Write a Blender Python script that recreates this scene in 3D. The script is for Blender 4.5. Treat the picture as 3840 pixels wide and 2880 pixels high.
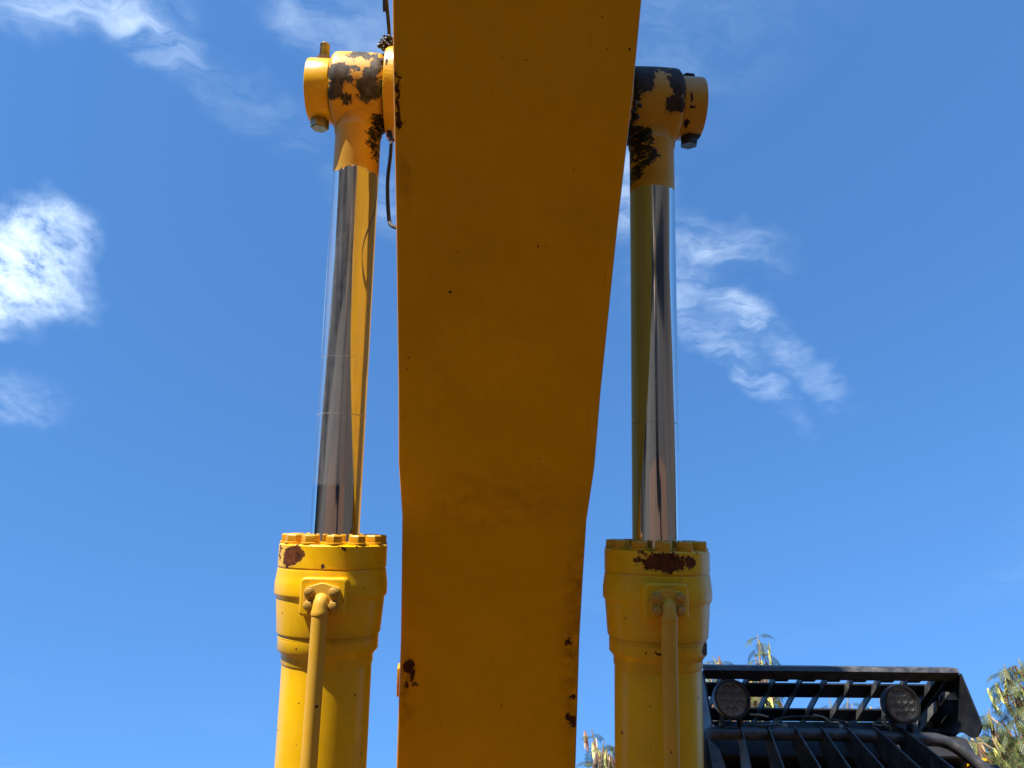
import bpy, bmesh, math, random
import numpy as np
from mathutils import Vector, Matrix

for o in list(bpy.data.objects):
    bpy.data.objects.remove(o)
S = bpy.context.scene
COL = S.collection
rad = math.radians

# ------------------------------------------------------------------ camera
cam_data = bpy.data.cameras.new('camera')
cam_data.sensor_width = 36.0
cam_data.lens = 18.0 / 0.666
cam_data.clip_start = 0.05
cam_data.clip_end = 2000.0
cam = bpy.data.objects.new('camera', cam_data)
COL.objects.link(cam)
PITCH, YAW, ROLL = rad(45.0), rad(-4.01994), rad(1.16472)
cam.matrix_world = (Matrix.Translation((-0.0574786, 0.0, 1.6)) @ Matrix.Rotation(YAW, 4, 'Z')
                    @ Matrix.Rotation(PITCH + rad(90), 4, 'X') @ Matrix.Rotation(-ROLL, 4, 'Z'))
S.camera = cam

# ------------------------------------------------------------------ sun, sky, exposure
SUN_DIR = Vector((-0.40, -0.655, 0.645)).normalized()
SUN_STRENGTH = 5.0
SKY_STRENGTH = 0.114
S.view_settings.view_transform = 'Standard'
S.view_settings.look = 'None'
S.view_settings.exposure = 0.95
S.view_settings.gamma = 1.0
S.cycles.max_bounces = 6
S.cycles.diffuse_bounces = 3
S.cycles.glossy_bounces = 4
S.cycles.transparent_max_bounces = 8
S.view_settings.use_curve_mapping = False

sun_data = bpy.data.lights.new('sun', 'SUN')
sun_data.energy = SUN_STRENGTH
sun_data.angle = rad(0.53)
sun_data.color = (1.0, 0.94, 0.85)
sun = bpy.data.objects.new('sun', sun_data)
sun.rotation_euler = SUN_DIR.to_track_quat('Z', 'Y').to_euler()
sun.location = (-8, -12, 12)
COL.objects.link(sun)


class NT:
    """small wrapper for building node trees"""
    def __init__(self, tree):
        self.t = tree
        self.n = tree.nodes
        self.l = tree.links

    def node(self, kind, **kw):
        nd = self.n.new(kind)
        for k, v in kw.items():
            setattr(nd, k, v)
        return nd

    def put(self, sock, val):
        if isinstance(val, bpy.types.NodeSocket):
            self.l.new(val, sock)
        else:
            if isinstance(val, (tuple, list)) and len(val) == 3 and sock.type == 'RGBA':
                val = (*val, 1.0)
            sock.default_value = val

    def math(self, op, a, b=None, c=None, clamp=False):
        nd = self.node('ShaderNodeMath', operation=op, use_clamp=clamp)
        self.put(nd.inputs[0], a)
        if b is not None:
            self.put(nd.inputs[1], b)
        if c is not None:
            self.put(nd.inputs[2], c)
        return nd.outputs[0]

    def vmath(self, op, a, b=None, scale=None):
        nd = self.node('ShaderNodeVectorMath', operation=op)
        self.put(nd.inputs[0], a)
        if b is not None:
            self.put(nd.inputs[1], b)
        if scale is not None:
            self.put(nd.inputs['Scale'], scale)
        return nd.outputs['Value'] if op in ('DOT_PRODUCT', 'LENGTH', 'DISTANCE') else nd.outputs[0]

    def noise(self, vec, scale, detail=4.0, rough=0.55, dist=0.0, out='Fac'):
        nd = self.node('ShaderNodeTexNoise')
        self.put(nd.inputs['Vector'], vec)
        nd.inputs['Scale'].default_value = scale
        nd.inputs['Detail'].default_value = detail
        nd.inputs['Roughness'].default_value = rough
        nd.inputs['Distortion'].default_value = dist
        return nd.outputs[out]

    def voronoi(self, vec, scale):
        nd = self.node('ShaderNodeTexVoronoi')
        self.put(nd.inputs['Vector'], vec)
        nd.inputs['Scale'].default_value = scale
        return nd.outputs['Distance'], nd.outputs['Color']

    def mapr(self, v, a, b, c=0.0, d=1.0, smooth=False):
        nd = self.node('ShaderNodeMapRange')
        if smooth:
            nd.interpolation_type = 'SMOOTHSTEP'
        self.put(nd.inputs[0], v)
        for i, x in enumerate((a, b, c, d)):
            nd.inputs[i + 1].default_value = x
        return nd.outputs[0]

    def mix(self, fac, a, b):
        nd = self.node('ShaderNodeMix', data_type='RGBA')
        self.put(nd.inputs[0], fac)
        self.put(nd.inputs[6], a)
        self.put(nd.inputs[7], b)
        return nd.outputs[2]

    def mixf(self, fac, a, b):
        nd = self.node('ShaderNodeMix', data_type='FLOAT')
        self.put(nd.inputs[0], fac)
        self.put(nd.inputs[2], a)
        self.put(nd.inputs[3], b)
        return nd.outputs[0]

    def comb(self, x, y, z=0.0):
        nd = self.node('ShaderNodeCombineXYZ')
        for i, v in enumerate((x, y, z)):
            self.put(nd.inputs[i], v)
        return nd.outputs[0]

    def sep(self, v):
        nd = self.node('ShaderNodeSeparateXYZ')
        self.put(nd.inputs[0], v)
        return nd.outputs

    def bump(self, height, strength=0.3, dist=0.002, normal=None):
        nd = self.node('ShaderNodeBump')
        nd.inputs['Strength'].default_value = strength
        nd.inputs['Distance'].default_value = dist
        self.put(nd.inputs['Height'], height)
        if normal is not None:
            self.put(nd.inputs['Normal'], normal)
        return nd.outputs[0]


def build_world():
    w = bpy.data.worlds.new('World')
    S.world = w
    w.use_nodes = True
    nt = NT(w.node_tree)
    nt.n.clear()
    sky = nt.node('ShaderNodeTexSky', sky_type='NISHITA')
    sky.sun_disc = False
    sky.sun_elevation = math.asin(SUN_DIR.z)
    sky.sun_rotation = math.atan2(SUN_DIR.x, SUN_DIR.y)
    sky.altitude = 100.0
    sky.air_density = 1.0
    sky.dust_density = 0.05
    sky.ozone_density = 2.2
    tc = nt.node('ShaderNodeTexCoord')
    d = tc.outputs['Generated']
    sx, sy, sz = nt.sep(d)
    zz = nt.math('MAXIMUM', sz, 0.03)
    # a flat cloud layer one unit above the viewer
    p = nt.comb(nt.math('DIVIDE', sx, zz), nt.math('DIVIDE', sy, zz))

    def noise2(vec, scale, detail, rough=0.55, out='Fac', dist=0.0):
        nd = nt.node('ShaderNodeTexNoise', noise_dimensions='2D')
        nt.put(nd.inputs['Vector'], vec)
        nd.inputs['Scale'].default_value = scale
        nd.inputs['Detail'].default_value = detail
        nd.inputs['Roughness'].default_value = rough
        nd.inputs['Distortion'].default_value = dist
        return nd.outputs[out]
    # torn outlines: the layer is warped before the banks are laid out in it
    wa = nt.vmath('SCALE', nt.vmath('SUBTRACT', noise2(p, 6.0, 3.0, 0.66, 'Color'), (0.5, 0.5, 0.5)), scale=0.115)
    p1 = nt.vmath('ADD', p, wa)

    def blob(cx, cy, ax, ay, bx, by):
        """soft ellipse: half axes (ax,ay), (bx,by) in the cloud layer"""
        det = ax * by - ay * bx
        q = nt.vmath('SUBTRACT', p1, (cx, cy, 0))
        u = nt.vmath('DOT_PRODUCT', q, (by / det, -bx / det, 0))
        v = nt.vmath('DOT_PRODUCT', q, (-ay / det, ax / det, 0))
        r2 = nt.math('MULTIPLY_ADD', u, u, nt.math('MULTIPLY', v, v))
        fall = nt.math('MULTIPLY_ADD', r2, -0.27, 1.0, clamp=True)
        return nt.math('MULTIPLY', fall, fall)

    def total(lst):
        acc = None
        for w_, args in lst:
            b = blob(*args)
            acc = nt.math('MULTIPLY', b, w_) if acc is None else nt.math('MULTIPLY_ADD', b, w_, acc)
        return acc
    rot = nt.node('ShaderNodeMapping')
    nt.put(rot.inputs['Vector'], p1)
    rot.inputs['Rotation'].default_value = (0, 0, rad(-36))
    rot.inputs['Scale'].default_value = (1.0, 4.6, 1.0)
    fil = noise2(rot.outputs[0], 5.0, 4.0, 0.64)
    fine = noise2(nt.vmath('ADD', p, nt.vmath('SCALE', wa, scale=0.35)), 19.0, 6.0, 0.64)
    puff = total([(1.0, (-0.775, 0.785, 0.085, 0.03, -0.03, 0.075)),
                  (0.60, (-0.665, 0.705, 0.060, -0.02, 0.01, 0.045)),
                  (0.12, (-0.88, 1.06, 0.08, 0.03, -0.03, 0.05))])
    puffd = nt.math('MULTIPLY', puff, nt.mapr(fine, 0.32, 0.68, 0.12, 1.15))
    veil = total([(0.85, (-0.49, 0.352, 0.085, 0.0, -0.02, 0.035)),
                  (0.50, (-0.415, 0.395, 0.035, 0.03, -0.015, 0.02)),
                  (0.17, (-0.32, 0.470, 0.10, 0.07, -0.015, 0.022)),
                  (0.30, (-0.245, 0.38, 0.02, 0.015, -0.01, 0.02)),
                  (0.30, (-0.16, 0.40, 0.08, 0.06, -0.03, 0.04)),
                  (0.70, (0.205, 0.59, 0.045, 0.04, -0.02, 0.05)),
                  (0.26, (-0.13, 0.62, 0.05, 0.05, -0.03, 0.04)),
                  (0.50, (0.38, 0.675, 0.085, 0.02, -0.015, 0.028)),
                  (0.42, (0.335, 0.75, 0.045, 0.04, -0.04, 0.045)),
                  (0.62, (0.455, 0.820, 0.035, 0.035, -0.025, 0.022)),
                  (0.50, (0.47, 0.925, 0.13, 0.11, -0.014, 0.018)),
                  (0.34, (0.56, 0.905, 0.12, 0.10, -0.014, 0.018))])
    everywhere = nt.mapr(noise2(nt.vmath('ADD', p, (5.3, 2.2, 0)), 0.7, 2.0), 0.60, 0.86, 0.0, 0.20)
    veil = nt.math('ADD', veil, everywhere)
    tex = nt.math('MULTIPLY_ADD', fil, 0.68, nt.math('MULTIPLY', fine, 0.32))
    veild = nt.math('MULTIPLY', veil, nt.mapr(tex, 0.40, 0.74, 0.04, 0.52))
    dens = nt.math('ADD', puffd, veild)
    dens = nt.math('SUBTRACT', 1.0, nt.math('EXPONENT', nt.math('MULTIPLY', dens, -1.35)))
    dens = nt.math('MULTIPLY', dens, nt.mapr(sz, 0.02, 0.12))
    skyc = nt.vmath('MULTIPLY', sky.outputs[0], (SKY_STRENGTH,) * 3)
    r_, g_, b_ = nt.sep(skyc)
    skyc = nt.comb(nt.math('MULTIPLY', nt.math('POWER', r_, 0.62), 0.232), nt.math('MULTIPLY', nt.math('POWER', g_, 0.60), 0.462),
                   nt.math('MULTIPLY', nt.math('POWER', b_, 0.62), 0.800))
    col = nt.mix(dens, skyc, (0.74, 0.86, 0.98))
    bg = nt.node('ShaderNodeBackground')
    nt.put(bg.inputs[0], col)
    bg.inputs[1].default_value = 1.0
    out = nt.node('ShaderNodeOutputWorld')
    nt.l.new(bg.outputs[0], out.inputs[0])


build_world()

# ------------------------------------------------------------------ materials
MATS = {}


def new_mat(name):
    m = bpy.data.materials.new(name)
    m.use_nodes = True
    nt = NT(m.node_tree)
    nt.n.clear()
    b = nt.node('ShaderNodeBsdfPrincipled')
    out = nt.node('ShaderNodeOutputMaterial')
    nt.l.new(b.outputs[0], out.inputs[0])
    MATS[name] = m
    return m, nt, b


def patch_mask(nt, uv, patches, amp, scale, fine=1.0, halo=False):
    """ragged union of ellipses (cx, cy, rx, ry, degrees) in the plane uv"""
    n1 = nt.noise(uv, scale, 3.0, 0.6, 0.0, 'Color')
    n1 = nt.vmath('SUBTRACT', n1, (0.5, 0.5, 0.5))
    n2 = nt.noise(uv, scale * 4.2, 3.0, 0.6, 0.0, 'Color')
    n2 = nt.vmath('SUBTRACT', n2, (0.5, 0.5, 0.5))
    q = nt.vmath('ADD', uv, nt.vmath('SCALE', n1, scale=amp * fine * 1.25))
    q = nt.vmath('ADD', q, nt.vmath('SCALE', n2, scale=amp * 0.8))
    q = nt.vmath('MULTIPLY', q, (1, 1, 0))
    best = None
    for cx, cy, rx, ry, dg in patches:
        c, s = math.cos(rad(dg)), math.sin(rad(dg))
        e = nt.vmath('SUBTRACT', q, (cx, cy, 0))
        u = nt.vmath('DOT_PRODUCT', e, (c / rx, s / rx, 0))
        v = nt.vmath('DOT_PRODUCT', e, (-s / ry, c / ry, 0))
        r2 = nt.math('ADD', nt.math('MULTIPLY', u, u), nt.math('MULTIPLY', v, v))
        best = r2 if best is None else nt.math('MINIMUM', best, r2)
    if halo:
        return nt.mapr(best, 1.06, 0.94), nt.mapr(best, 1.9, 1.0)
    return nt.mapr(best, 1.06, 0.94)


def chips(nt, vec, scale, keep, size):
    """sparse small chips, each in its own cell"""
    n = nt.noise(vec, scale * 3.0, 3.0, 0.6, 0.0, 'Color')
    v2 = nt.vmath('ADD', vec, nt.vmath('SCALE', nt.vmath('SUBTRACT', n, (0.5, 0.5, 0.5)), scale=0.35 / scale))
    d, c = nt.voronoi(v2, scale)
    r, g, b = nt.sep(c)
    on = nt.math('GREATER_THAN', r, 1.0 - keep)
    small = nt.math('LESS_THAN', d, nt.math('MULTIPLY', g, size))
    return nt.math('MULTIPLY', on, small)


def paint(name, base, rough=0.38, e1=(1, 0, 0), e2=(0, 0, 1), off=(0, 0), patches=(), amp=0.02, pscale=60.0,
          pcol=((0.040, 0.013, 0.006), (0.11, 0.034, 0.012)), prough=0.75,
          black=(), bamp=0.02, bscale=70.0, chip=None, chip_col=(0.05, 0.02, 0.012), vary=0.16, dust=0.0,
          dust_col=(0.55, 0.36, 0.11), wrinkle=0.0, coat=0.12, spec=0.36, grime=(), grime_col=(0.16, 0.06, 0.006), scratch=0.0):
    m, nt, b = new_mat(name)
    tc = nt.node('ShaderNodeTexCoord')
    p = tc.outputs['Object']
    uv = nt.comb(nt.math('ADD', nt.vmath('DOT_PRODUCT', p, e1), off[0]),
                 nt.math('ADD', nt.vmath('DOT_PRODUCT', p, e2), off[1]))
    big = nt.noise(p, 5.0, 3.0, 0.6)
    mid = nt.noise(p, 38.0, 3.0, 0.65)
    f = nt.math('ADD', nt.math('MULTIPLY', big, 0.7), nt.math('MULTIPLY', mid, 0.3))
    dark = tuple(c * (1 - vary) for c in base)
    lite = tuple(min(1.0, c * (1 + vary * 0.55)) for c in base)
    col = nt.mix(nt.mapr(f, 0.36, 0.64), dark, lite)
    rgh = nt.mapr(mid, 0.3, 0.7, rough - 0.07, rough + 0.09)
    if dust > 0:
        dn = nt.noise(p, 16.0, 4.0, 0.68)
        dm = nt.mapr(dn, 0.42, 0.72, 0.0, dust)
        col = nt.mix(dm, col, dust_col)
        rgh = nt.mixf(dm, rgh, 0.8)
    relief = nt.math('MULTIPLY', nt.noise(p, 260.0, 1.0, 0.5), 0.16)
    relief = nt.math('ADD', relief, nt.math('MULTIPLY', big, 0.25))
    if wrinkle > 0:
        relief = nt.math('ADD', relief, nt.math('MULTIPLY', nt.noise(p, 45.0, 3.0, 0.5, 1.2), wrinkle))
    if scratch > 0:
        sv = nt.node('ShaderNodeMapping')
        nt.put(sv.inputs['Vector'], uv)
        sv.inputs['Rotation'].default_value = (0, 0, 0.5)
        sv.inputs['Scale'].default_value = (260.0, 9.0, 1.0)
        sm = nt.mapr(nt.noise(sv.outputs[0], 1.0, 2.0, 0.5), 0.70, 0.74)
        sm = nt.math('MULTIPLY', sm, nt.mapr(big, 0.50, 0.60, 0.0, scratch))
        col = nt.mix(sm, col, tuple(c * 0.45 for c in base))
    if grime:
        gb = None
        for cx, cy, rx, ry, amt in grime:
            e = nt.vmath('MULTIPLY', nt.vmath('SUBTRACT', uv, (cx, cy, 0)), (1 / rx, 1 / ry, 0))
            g1 = nt.math('MULTIPLY', nt.mapr(nt.vmath('LENGTH', e), 1.0, 0.25, 0.0, amt), 1.0)
            gb = g1 if gb is None else nt.math('MAXIMUM', gb, g1)
        gn = nt.noise(p, 30.0, 5.0, 0.68)
        gb = nt.math('MULTIPLY', gb, nt.mapr(gn, 0.38, 0.62))
        col = nt.mix(gb, col, grime_col)
        rgh = nt.mixf(gb, rgh, 0.8)
    if chip:
        for (sc, keep, size) in chip:
            cm = chips(nt, p, sc, keep, size)
            col = nt.mix(cm, col, chip_col)
            rgh = nt.mixf(cm, rgh, 0.85)
            relief = nt.math('SUBTRACT', relief, nt.math('MULTIPLY', cm, 0.5))
    if patches:
        pm, hm = patch_mask(nt, uv, patches, amp, pscale, halo=True)
        hm = nt.math('MULTIPLY', hm, nt.mapr(mid, 0.35, 0.65, 0.0, 0.55))
        col = nt.mix(hm, col, (0.30, 0.13, 0.02))
        pn = nt.noise(p, 55.0, 4.0, 0.7, 0.4)
        pc = nt.mix(nt.mapr(pn, 0.36, 0.66), pcol[0], pcol[1])
        col = nt.mix(pm, col, pc)
        rgh = nt.mixf(pm, rgh, prough)
        relief = nt.math('SUBTRACT', relief, nt.math('MULTIPLY', pm, 0.9))
    if black:
        bm_ = patch_mask(nt, uv, black, bamp, bscale)
        ragged = nt.mapr(nt.noise(p, 75.0, 4.0, 0.7, 0.8), 0.36, 0.42)
        bm_ = nt.math('MULTIPLY', bm_, ragged)
        col = nt.mix(bm_, col, (0.016, 0.012, 0.009))
        rgh = nt.mixf(bm_, rgh, 0.5)
        relief = nt.math('ADD', relief, nt.math('MULTIPLY', bm_, nt.mapr(mid, 0.2, 0.8, 0.4, 2.2)))
    nt.put(b.inputs['Base Color'], col)
    nt.put(b.inputs['Roughness'], rgh)
    if patches:
        nt.put(b.inputs['Specular IOR Level'], nt.mixf(pm, spec, 0.12))
    else:
        b.inputs['Specular IOR Level'].default_value = spec
    b.inputs['Coat Weight'].default_value = coat * 0.4
    b.inputs['Coat Roughness'].default_value = 0.25
    nt.put(b.inputs['Normal'], nt.bump(relief, 0.55, 0.0012))
    return m


def simple(name, col, rough=0.6, metal=0.0, vary=0.25, scale=30.0, dust=0.0, dust_col=(0.3, 0.25, 0.18), bump=0.3):
    m, nt, b = new_mat(name)
    tc = nt.node('ShaderNodeTexCoord')
    p = tc.outputs['Object']
    n = nt.noise(p, scale, 4.0, 0.65)
    c = nt.mix(nt.mapr(n, 0.33, 0.67), tuple(x * (1 - vary) for x in col), tuple(min(1, x * (1 + vary)) for x in col))
    if dust > 0:
        dn = nt.noise(p, scale * 0.5, 4.0, 0.7, 0.3)
        c = nt.mix(nt.mapr(dn, 0.45, 0.75, 0.0, dust), c, dust_col)
    nt.put(b.inputs['Base Color'], c)
    nt.put(b.inputs['Roughness'], nt.mapr(n, 0.3, 0.7, max(0.02, rough - 0.1), min(1, rough + 0.12)))
    b.inputs['Metallic'].default_value = metal
    nt.put(b.inputs['Normal'], nt.bump(n, bump, 0.001))
    return m


YEL = (0.82, 0.455, 0.0008)        # cylinder enamel
ORA = (0.74, 0.395, 0.0004)       # boom enamel
PIP = (0.64, 0.345, 0.022)        # weathered pipe
GREY = ((0.040, 0.033, 0.025), (0.13, 0.112, 0.09))

# steel chrome rods
def chrome(name, paint_edge, ragged, dust_from, dust_amt, black):
    m, nt, b = new_mat(name)
    tc = nt.node('ShaderNodeTexCoord')
    p = tc.outputs['Object']
    x, y, z = nt.sep(p)
    uv = nt.comb(x, z)
    streak = nt.vmath('MULTIPLY', p, (60.0, 60.0, 2.6))
    sn = nt.noise(streak, 1.0, 6.0, 0.62)
    gr = nt.noise(p, 45.0, 4.0, 0.7, 0.3)
    dz = nt.mapr(z, dust_from - 0.004, dust_from + 0.004)
    dm = nt.math('MULTIPLY', dz, nt.mapr(nt.math('ADD', nt.math('MULTIPLY', sn, 0.85), nt.math('MULTIPLY', gr, 0.18)), 0.40, 0.74, 0.03, dust_amt))
    # wear rings where the seal has stopped
    ring = None
    for zr in (0.382, 0.262):
        dd = nt.math('ABSOLUTE', nt.math('SUBTRACT', nt.math('ADD', z, nt.math('MULTIPLY', nt.math('SUBTRACT', gr, 0.5), 0.006)), zr))
        r1 = nt.mapr(dd, 0.0022, 0.0008)
        r1 = nt.math('MULTIPLY', r1, nt.mapr(nt.noise(p, 22.0, 4.0, 0.6), 0.42, 0.60))
        ring = r1 if ring is None else nt.math('ADD', ring, r1)
    dm = nt.math('ADD', dm, nt.math('MULTIPLY', ring, 0.35), clamp=True)
    # enamel on the top of the rod, torn off below
    nz = nt.math('MULTIPLY', nt.math('SUBTRACT', nt.noise(p, 48.0, 6.0, 0.65), 0.5), ragged)
    pz = nt.math('ADD', z, nz)
    pm = nt.mapr(pz, paint_edge - 0.0006, paint_edge + 0.0006)
    pn = nt.noise(p, 18.0, 6.0, 0.6)
    pcol = nt.mix(nt.mapr(pn, 0.35, 0.65), (0.60, 0.30, 0.010), (0.72, 0.385, 0.025))
    steel = nt.mix(dm, (0.64, 0.65, 0.66), (0.24, 0.21, 0.17))
    rgh_s = nt.math('ADD', nt.mapr(sn, 0.3, 0.7, 0.035, 0.075), nt.math('MULTIPLY', dm, 0.55))
    col = nt.mix(pm, steel, pcol)
    met = nt.math('MULTIPLY', nt.math('SUBTRACT', 1.0, pm), nt.math('SUBTRACT', 1.0, nt.math('MULTIPLY', dm, 0.9)))
    rgh = nt.mixf(pm, rgh_s, 0.45)
    if black:
        bm_ = patch_mask(nt, uv, black, 0.03, 55.0)
        bm_ = nt.math('MULTIPLY', bm_, nt.mapr(nt.noise(nt.vmath('MULTIPLY', p, (1, 1, 2.0)), 60.0, 4.0, 0.7, 0.8), 0.40, 0.44))
        col = nt.mix(bm_, col, (0.010, 0.008, 0.006))
        rgh = nt.mixf(bm_, rgh, 0.4)
        met = nt.math('MULTIPLY', met, nt.math('SUBTRACT', 1.0, bm_))
        hgt = nt.math('ADD', pm, bm_)
    else:
        hgt = pm
    nt.put(b.inputs['Base Color'], col)
    nt.put(b.inputs['Metallic'], met)
    nt.put(b.inputs['Roughness'], rgh)
    nt.put(b.inputs['Normal'], nt.bump(hgt, 0.5, 0.0008))
    return m


# ------------------------------------------------------------------ mesh helpers
class MB:
    def __init__(self):
        self.bm = bmesh.new()

    def box(self, x0, x1, y0, y1, z0, z1):
        v = [self.bm.verts.new(c) for c in ((x0, y0, z0), (x1, y0, z0), (x1, y1, z0), (x0, y1, z0),
                                            (x0, y0, z1), (x1, y0, z1), (x1, y1, z1), (x0, y1, z1))]
        for f in ((3, 2, 1, 0), (4, 5, 6, 7), (0, 1, 5, 4), (1, 2, 6, 5), (2, 3, 7, 6), (3, 0, 4, 7)):
            self.bm.faces.new([v[i] for i in f])
        return v

    def prism(self, poly, vec):
        """closed polygon (3d points) swept along vec"""
        a = [self.bm.verts.new(p) for p in poly]
        b = [self.bm.verts.new(Vector(p) + Vector(vec)) for p in poly]
        n = len(a)
        self.bm.faces.new(a[::-1])
        self.bm.faces.new(b)
        for i in range(n):
            self.bm.faces.new((a[i], a[(i + 1) % n], b[(i + 1) % n], b[i]))

    def sweep(self, path, radii, seg=16, cap=True, flat=1.0):
        """round tube along a path with a radius for each point"""
        path = [Vector(p) for p in path]
        if not hasattr(radii, '__len__'):
            radii = [radii] * len(path)
        rings = []
        nrm = None
        for i, p in enumerate(path):
            t = (path[min(i + 1, len(path) - 1)] - path[max(i - 1, 0)]).normalized()
            if nrm is None:
                h = Vector((1, 0, 0)) if abs(t.x) < 0.8 else Vector((0, 1, 0))
                nrm = (h - t * h.dot(t)).normalized()
            else:
                nrm = (nrm - t * nrm.dot(t)).normalized()
            bn = t.cross(nrm)
            rings.append([self.bm.verts.new(p + (nrm * math.cos(a) + bn * math.sin(a) * flat) * radii[i])
                          for a in (2 * math.pi * k / seg for k in range(seg))])
        for a, b in zip(rings, rings[1:]):
            for k in range(seg):
                self.bm.faces.new((a[k], a[(k + 1) % seg], b[(k + 1) % seg], b[k]))
        if cap:
            self.bm.faces.new(rings[0][::-1])
            self.bm.faces.new(rings[-1])
        return rings

    def lathe(self, prof, seg=64, o=(0, 0, 0), ax='Z', wob=0.0):
        """profile [(radius, height)...] turned about an axis through o"""
        o = Vector(o)
        rings = []
        for r, h in prof:
            ring = []
            for k in range(seg):
                a = 2 * math.pi * k / seg
                rr = r * (1 + wob * math.sin(3 * a + 1.3))
                c, s = math.cos(a) * rr, math.sin(a) * rr
                q = {'Z': (c, s, h), 'X': (h, c, s), 'Y': (s, h, c)}[ax]
                ring.append(self.bm.verts.new(o + Vector(q)))
            rings.append(ring)
        for a, b in zip(rings, rings[1:]):
            for k in range(seg):
                self.bm.faces.new((a[k], a[(k + 1) % seg], b[(k + 1) % seg], b[k]))
        self.bm.faces.new(rings[0][::-1])
        self.bm.faces.new(rings[-1])

    def hexa(self, r, z0, z1, o=(0, 0, 0), ax='Z', rot=0.0, cham=0.12):
        h = z1 - z0
        prof = [(r * 0.94, z0), (r, z0 + h * 0.08), (r, z1 - h * cham), (r * 0.87, z1)]
        o = Vector(o)
        rings = []
        for rr, hh in prof:
            ring = []
            for k in range(6):
                a = math.pi / 3 * k + rot
                c, s = math.cos(a) * rr, math.sin(a) * rr
                q = {'Z': (c, s, hh), 'X': (hh, c, s), 'Y': (s, hh, c)}[ax]
                ring.append(self.bm.verts.new(o + Vector(q)))
            rings.append(ring)
        for a, b in zip(rings, rings[1:]):
            for k in range(6):
                self.bm.faces.new((a[k], a[(k + 1) % 6], b[(k + 1) % 6], b[k]))
        self.bm.faces.new(rings[0][::-1])
        self.bm.faces.new(rings[-1])

    def mesh(self, name, mat, bev=0.0, seg=2, ang=0.6):
        bm = self.bm
        bmesh.ops.recalc_face_normals(bm, faces=bm.faces)
        if bev > 0:
            es = [e for e in bm.edges if len(e.link_faces) == 2 and e.calc_face_angle(0) > ang]
            bmesh.ops.bevel(bm, geom=es, offset=bev, segments=seg, affect='EDGES', profile=0.6, clamp_overlap=True)
        for f in bm.faces:
            f.smooth = True
        for e in bm.edges:
            if len(e.link_faces) == 2 and e.calc_face_angle(0) > 0.62:
                e.smooth = False
        me = bpy.data.meshes.new(name)
        bm.to_mesh(me)
        bm.free()
        me.materials.append(mat)
        return me

    def build(self, name, mat, parent=None, bev=0.0, seg=2, ang=0.6):
        return link(name, self.mesh(name, mat, bev, seg, ang), parent)


def link(name, data, parent=None):
    o = bpy.data.objects.new(name, data)
    COL.objects.link(o)
    if parent is not None:
        o.parent = parent
    return o


def thing(name, loc=(0, 0, 0), parent=None, rx=0.0):
    o = bpy.data.objects.new(name, None)
    o.empty_display_size = 0.2
    COL.objects.link(o)
    o.location = loc
    o.rotation_euler = (rx, 0, 0)
    if parent is not None:
        o.parent = parent
    return o


def smooth_path(pts, n=8):
    pts = [Vector(p) for p in pts]
    out = []
    for i in range(len(pts) - 1):
        p0, p1, p2, p3 = pts[max(i - 1, 0)], pts[i], pts[i + 1], pts[min(i + 2, len(pts) - 1)]
        for k in range(n):
            t = k / n
            out.append(0.5 * ((2 * p1) + (p2 - p0) * t + (2 * p0 - 5 * p1 + 4 * p2 - p3) * t * t
                              + (3 * p1 - p0 - 3 * p2 + p3) * t ** 3))
    out.append(pts[-1])
    return out


# ------------------------------------------------------------------ ground
def ground_mat(name, c1, c2, c3, scale, rough=0.9):
    m, nt, b = new_mat(name)
    tc = nt.node('ShaderNodeTexCoord')
    p = tc.outputs['Object']
    n1 = nt.noise(p, scale, 4.0, 0.62, 0.4)
    n2 = nt.noise(p, scale * 14, 4.0, 0.7)
    n3 = nt.noise(p, scale * 90, 2.0, 0.6)
    c = nt.mix(nt.mapr(n1, 0.38, 0.62), c1, c2)
    c = nt.mix(nt.mapr(n2, 0.50, 0.72, 0.0, 0.6), c, c3)
    nt.put(b.inputs['Base Color'], c)
    b.inputs['Roughness'].default_value = rough
    nt.put(b.inputs['Normal'], nt.bump(nt.math('ADD', n2, nt.math('MULTIPLY', n3, 0.3)), 0.6, 0.03))
    return m


M_DIRT = ground_mat('dry_dirt', (0.026, 0.021, 0.016), (0.044, 0.034, 0.025), (0.018, 0.015, 0.012), 0.35)
M_CONC = ground_mat('packed_earth', (0.070, 0.030, 0.013), (0.095, 0.041, 0.018), (0.050, 0.024, 0.012), 0.8)
M_DARK_SHEET = ground_mat('dark_reflect_ground', (0.012, 0.012, 0.012), (0.020, 0.019, 0.018), (0.032, 0.026, 0.021), 0.6)
M_STRIP = ground_mat('tan_strip_colour', (0.20, 0.145, 0.11), (0.27, 0.20, 0.15), (0.14, 0.10, 0.08), 1.1)


def sheet(name, x0, x1, y0, y1, z, mat, n=1):
    me = bpy.data.meshes.new(name)
    me.from_pydata([(x0, y0, z), (x1, y0, z), (x1, y1, z), (x0, y1, z)], [], [(0, 1, 2, 3)])
    me.materials.append(mat)
    o = link(name, me)
    o['kind'] = 'structure'
    return o


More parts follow.
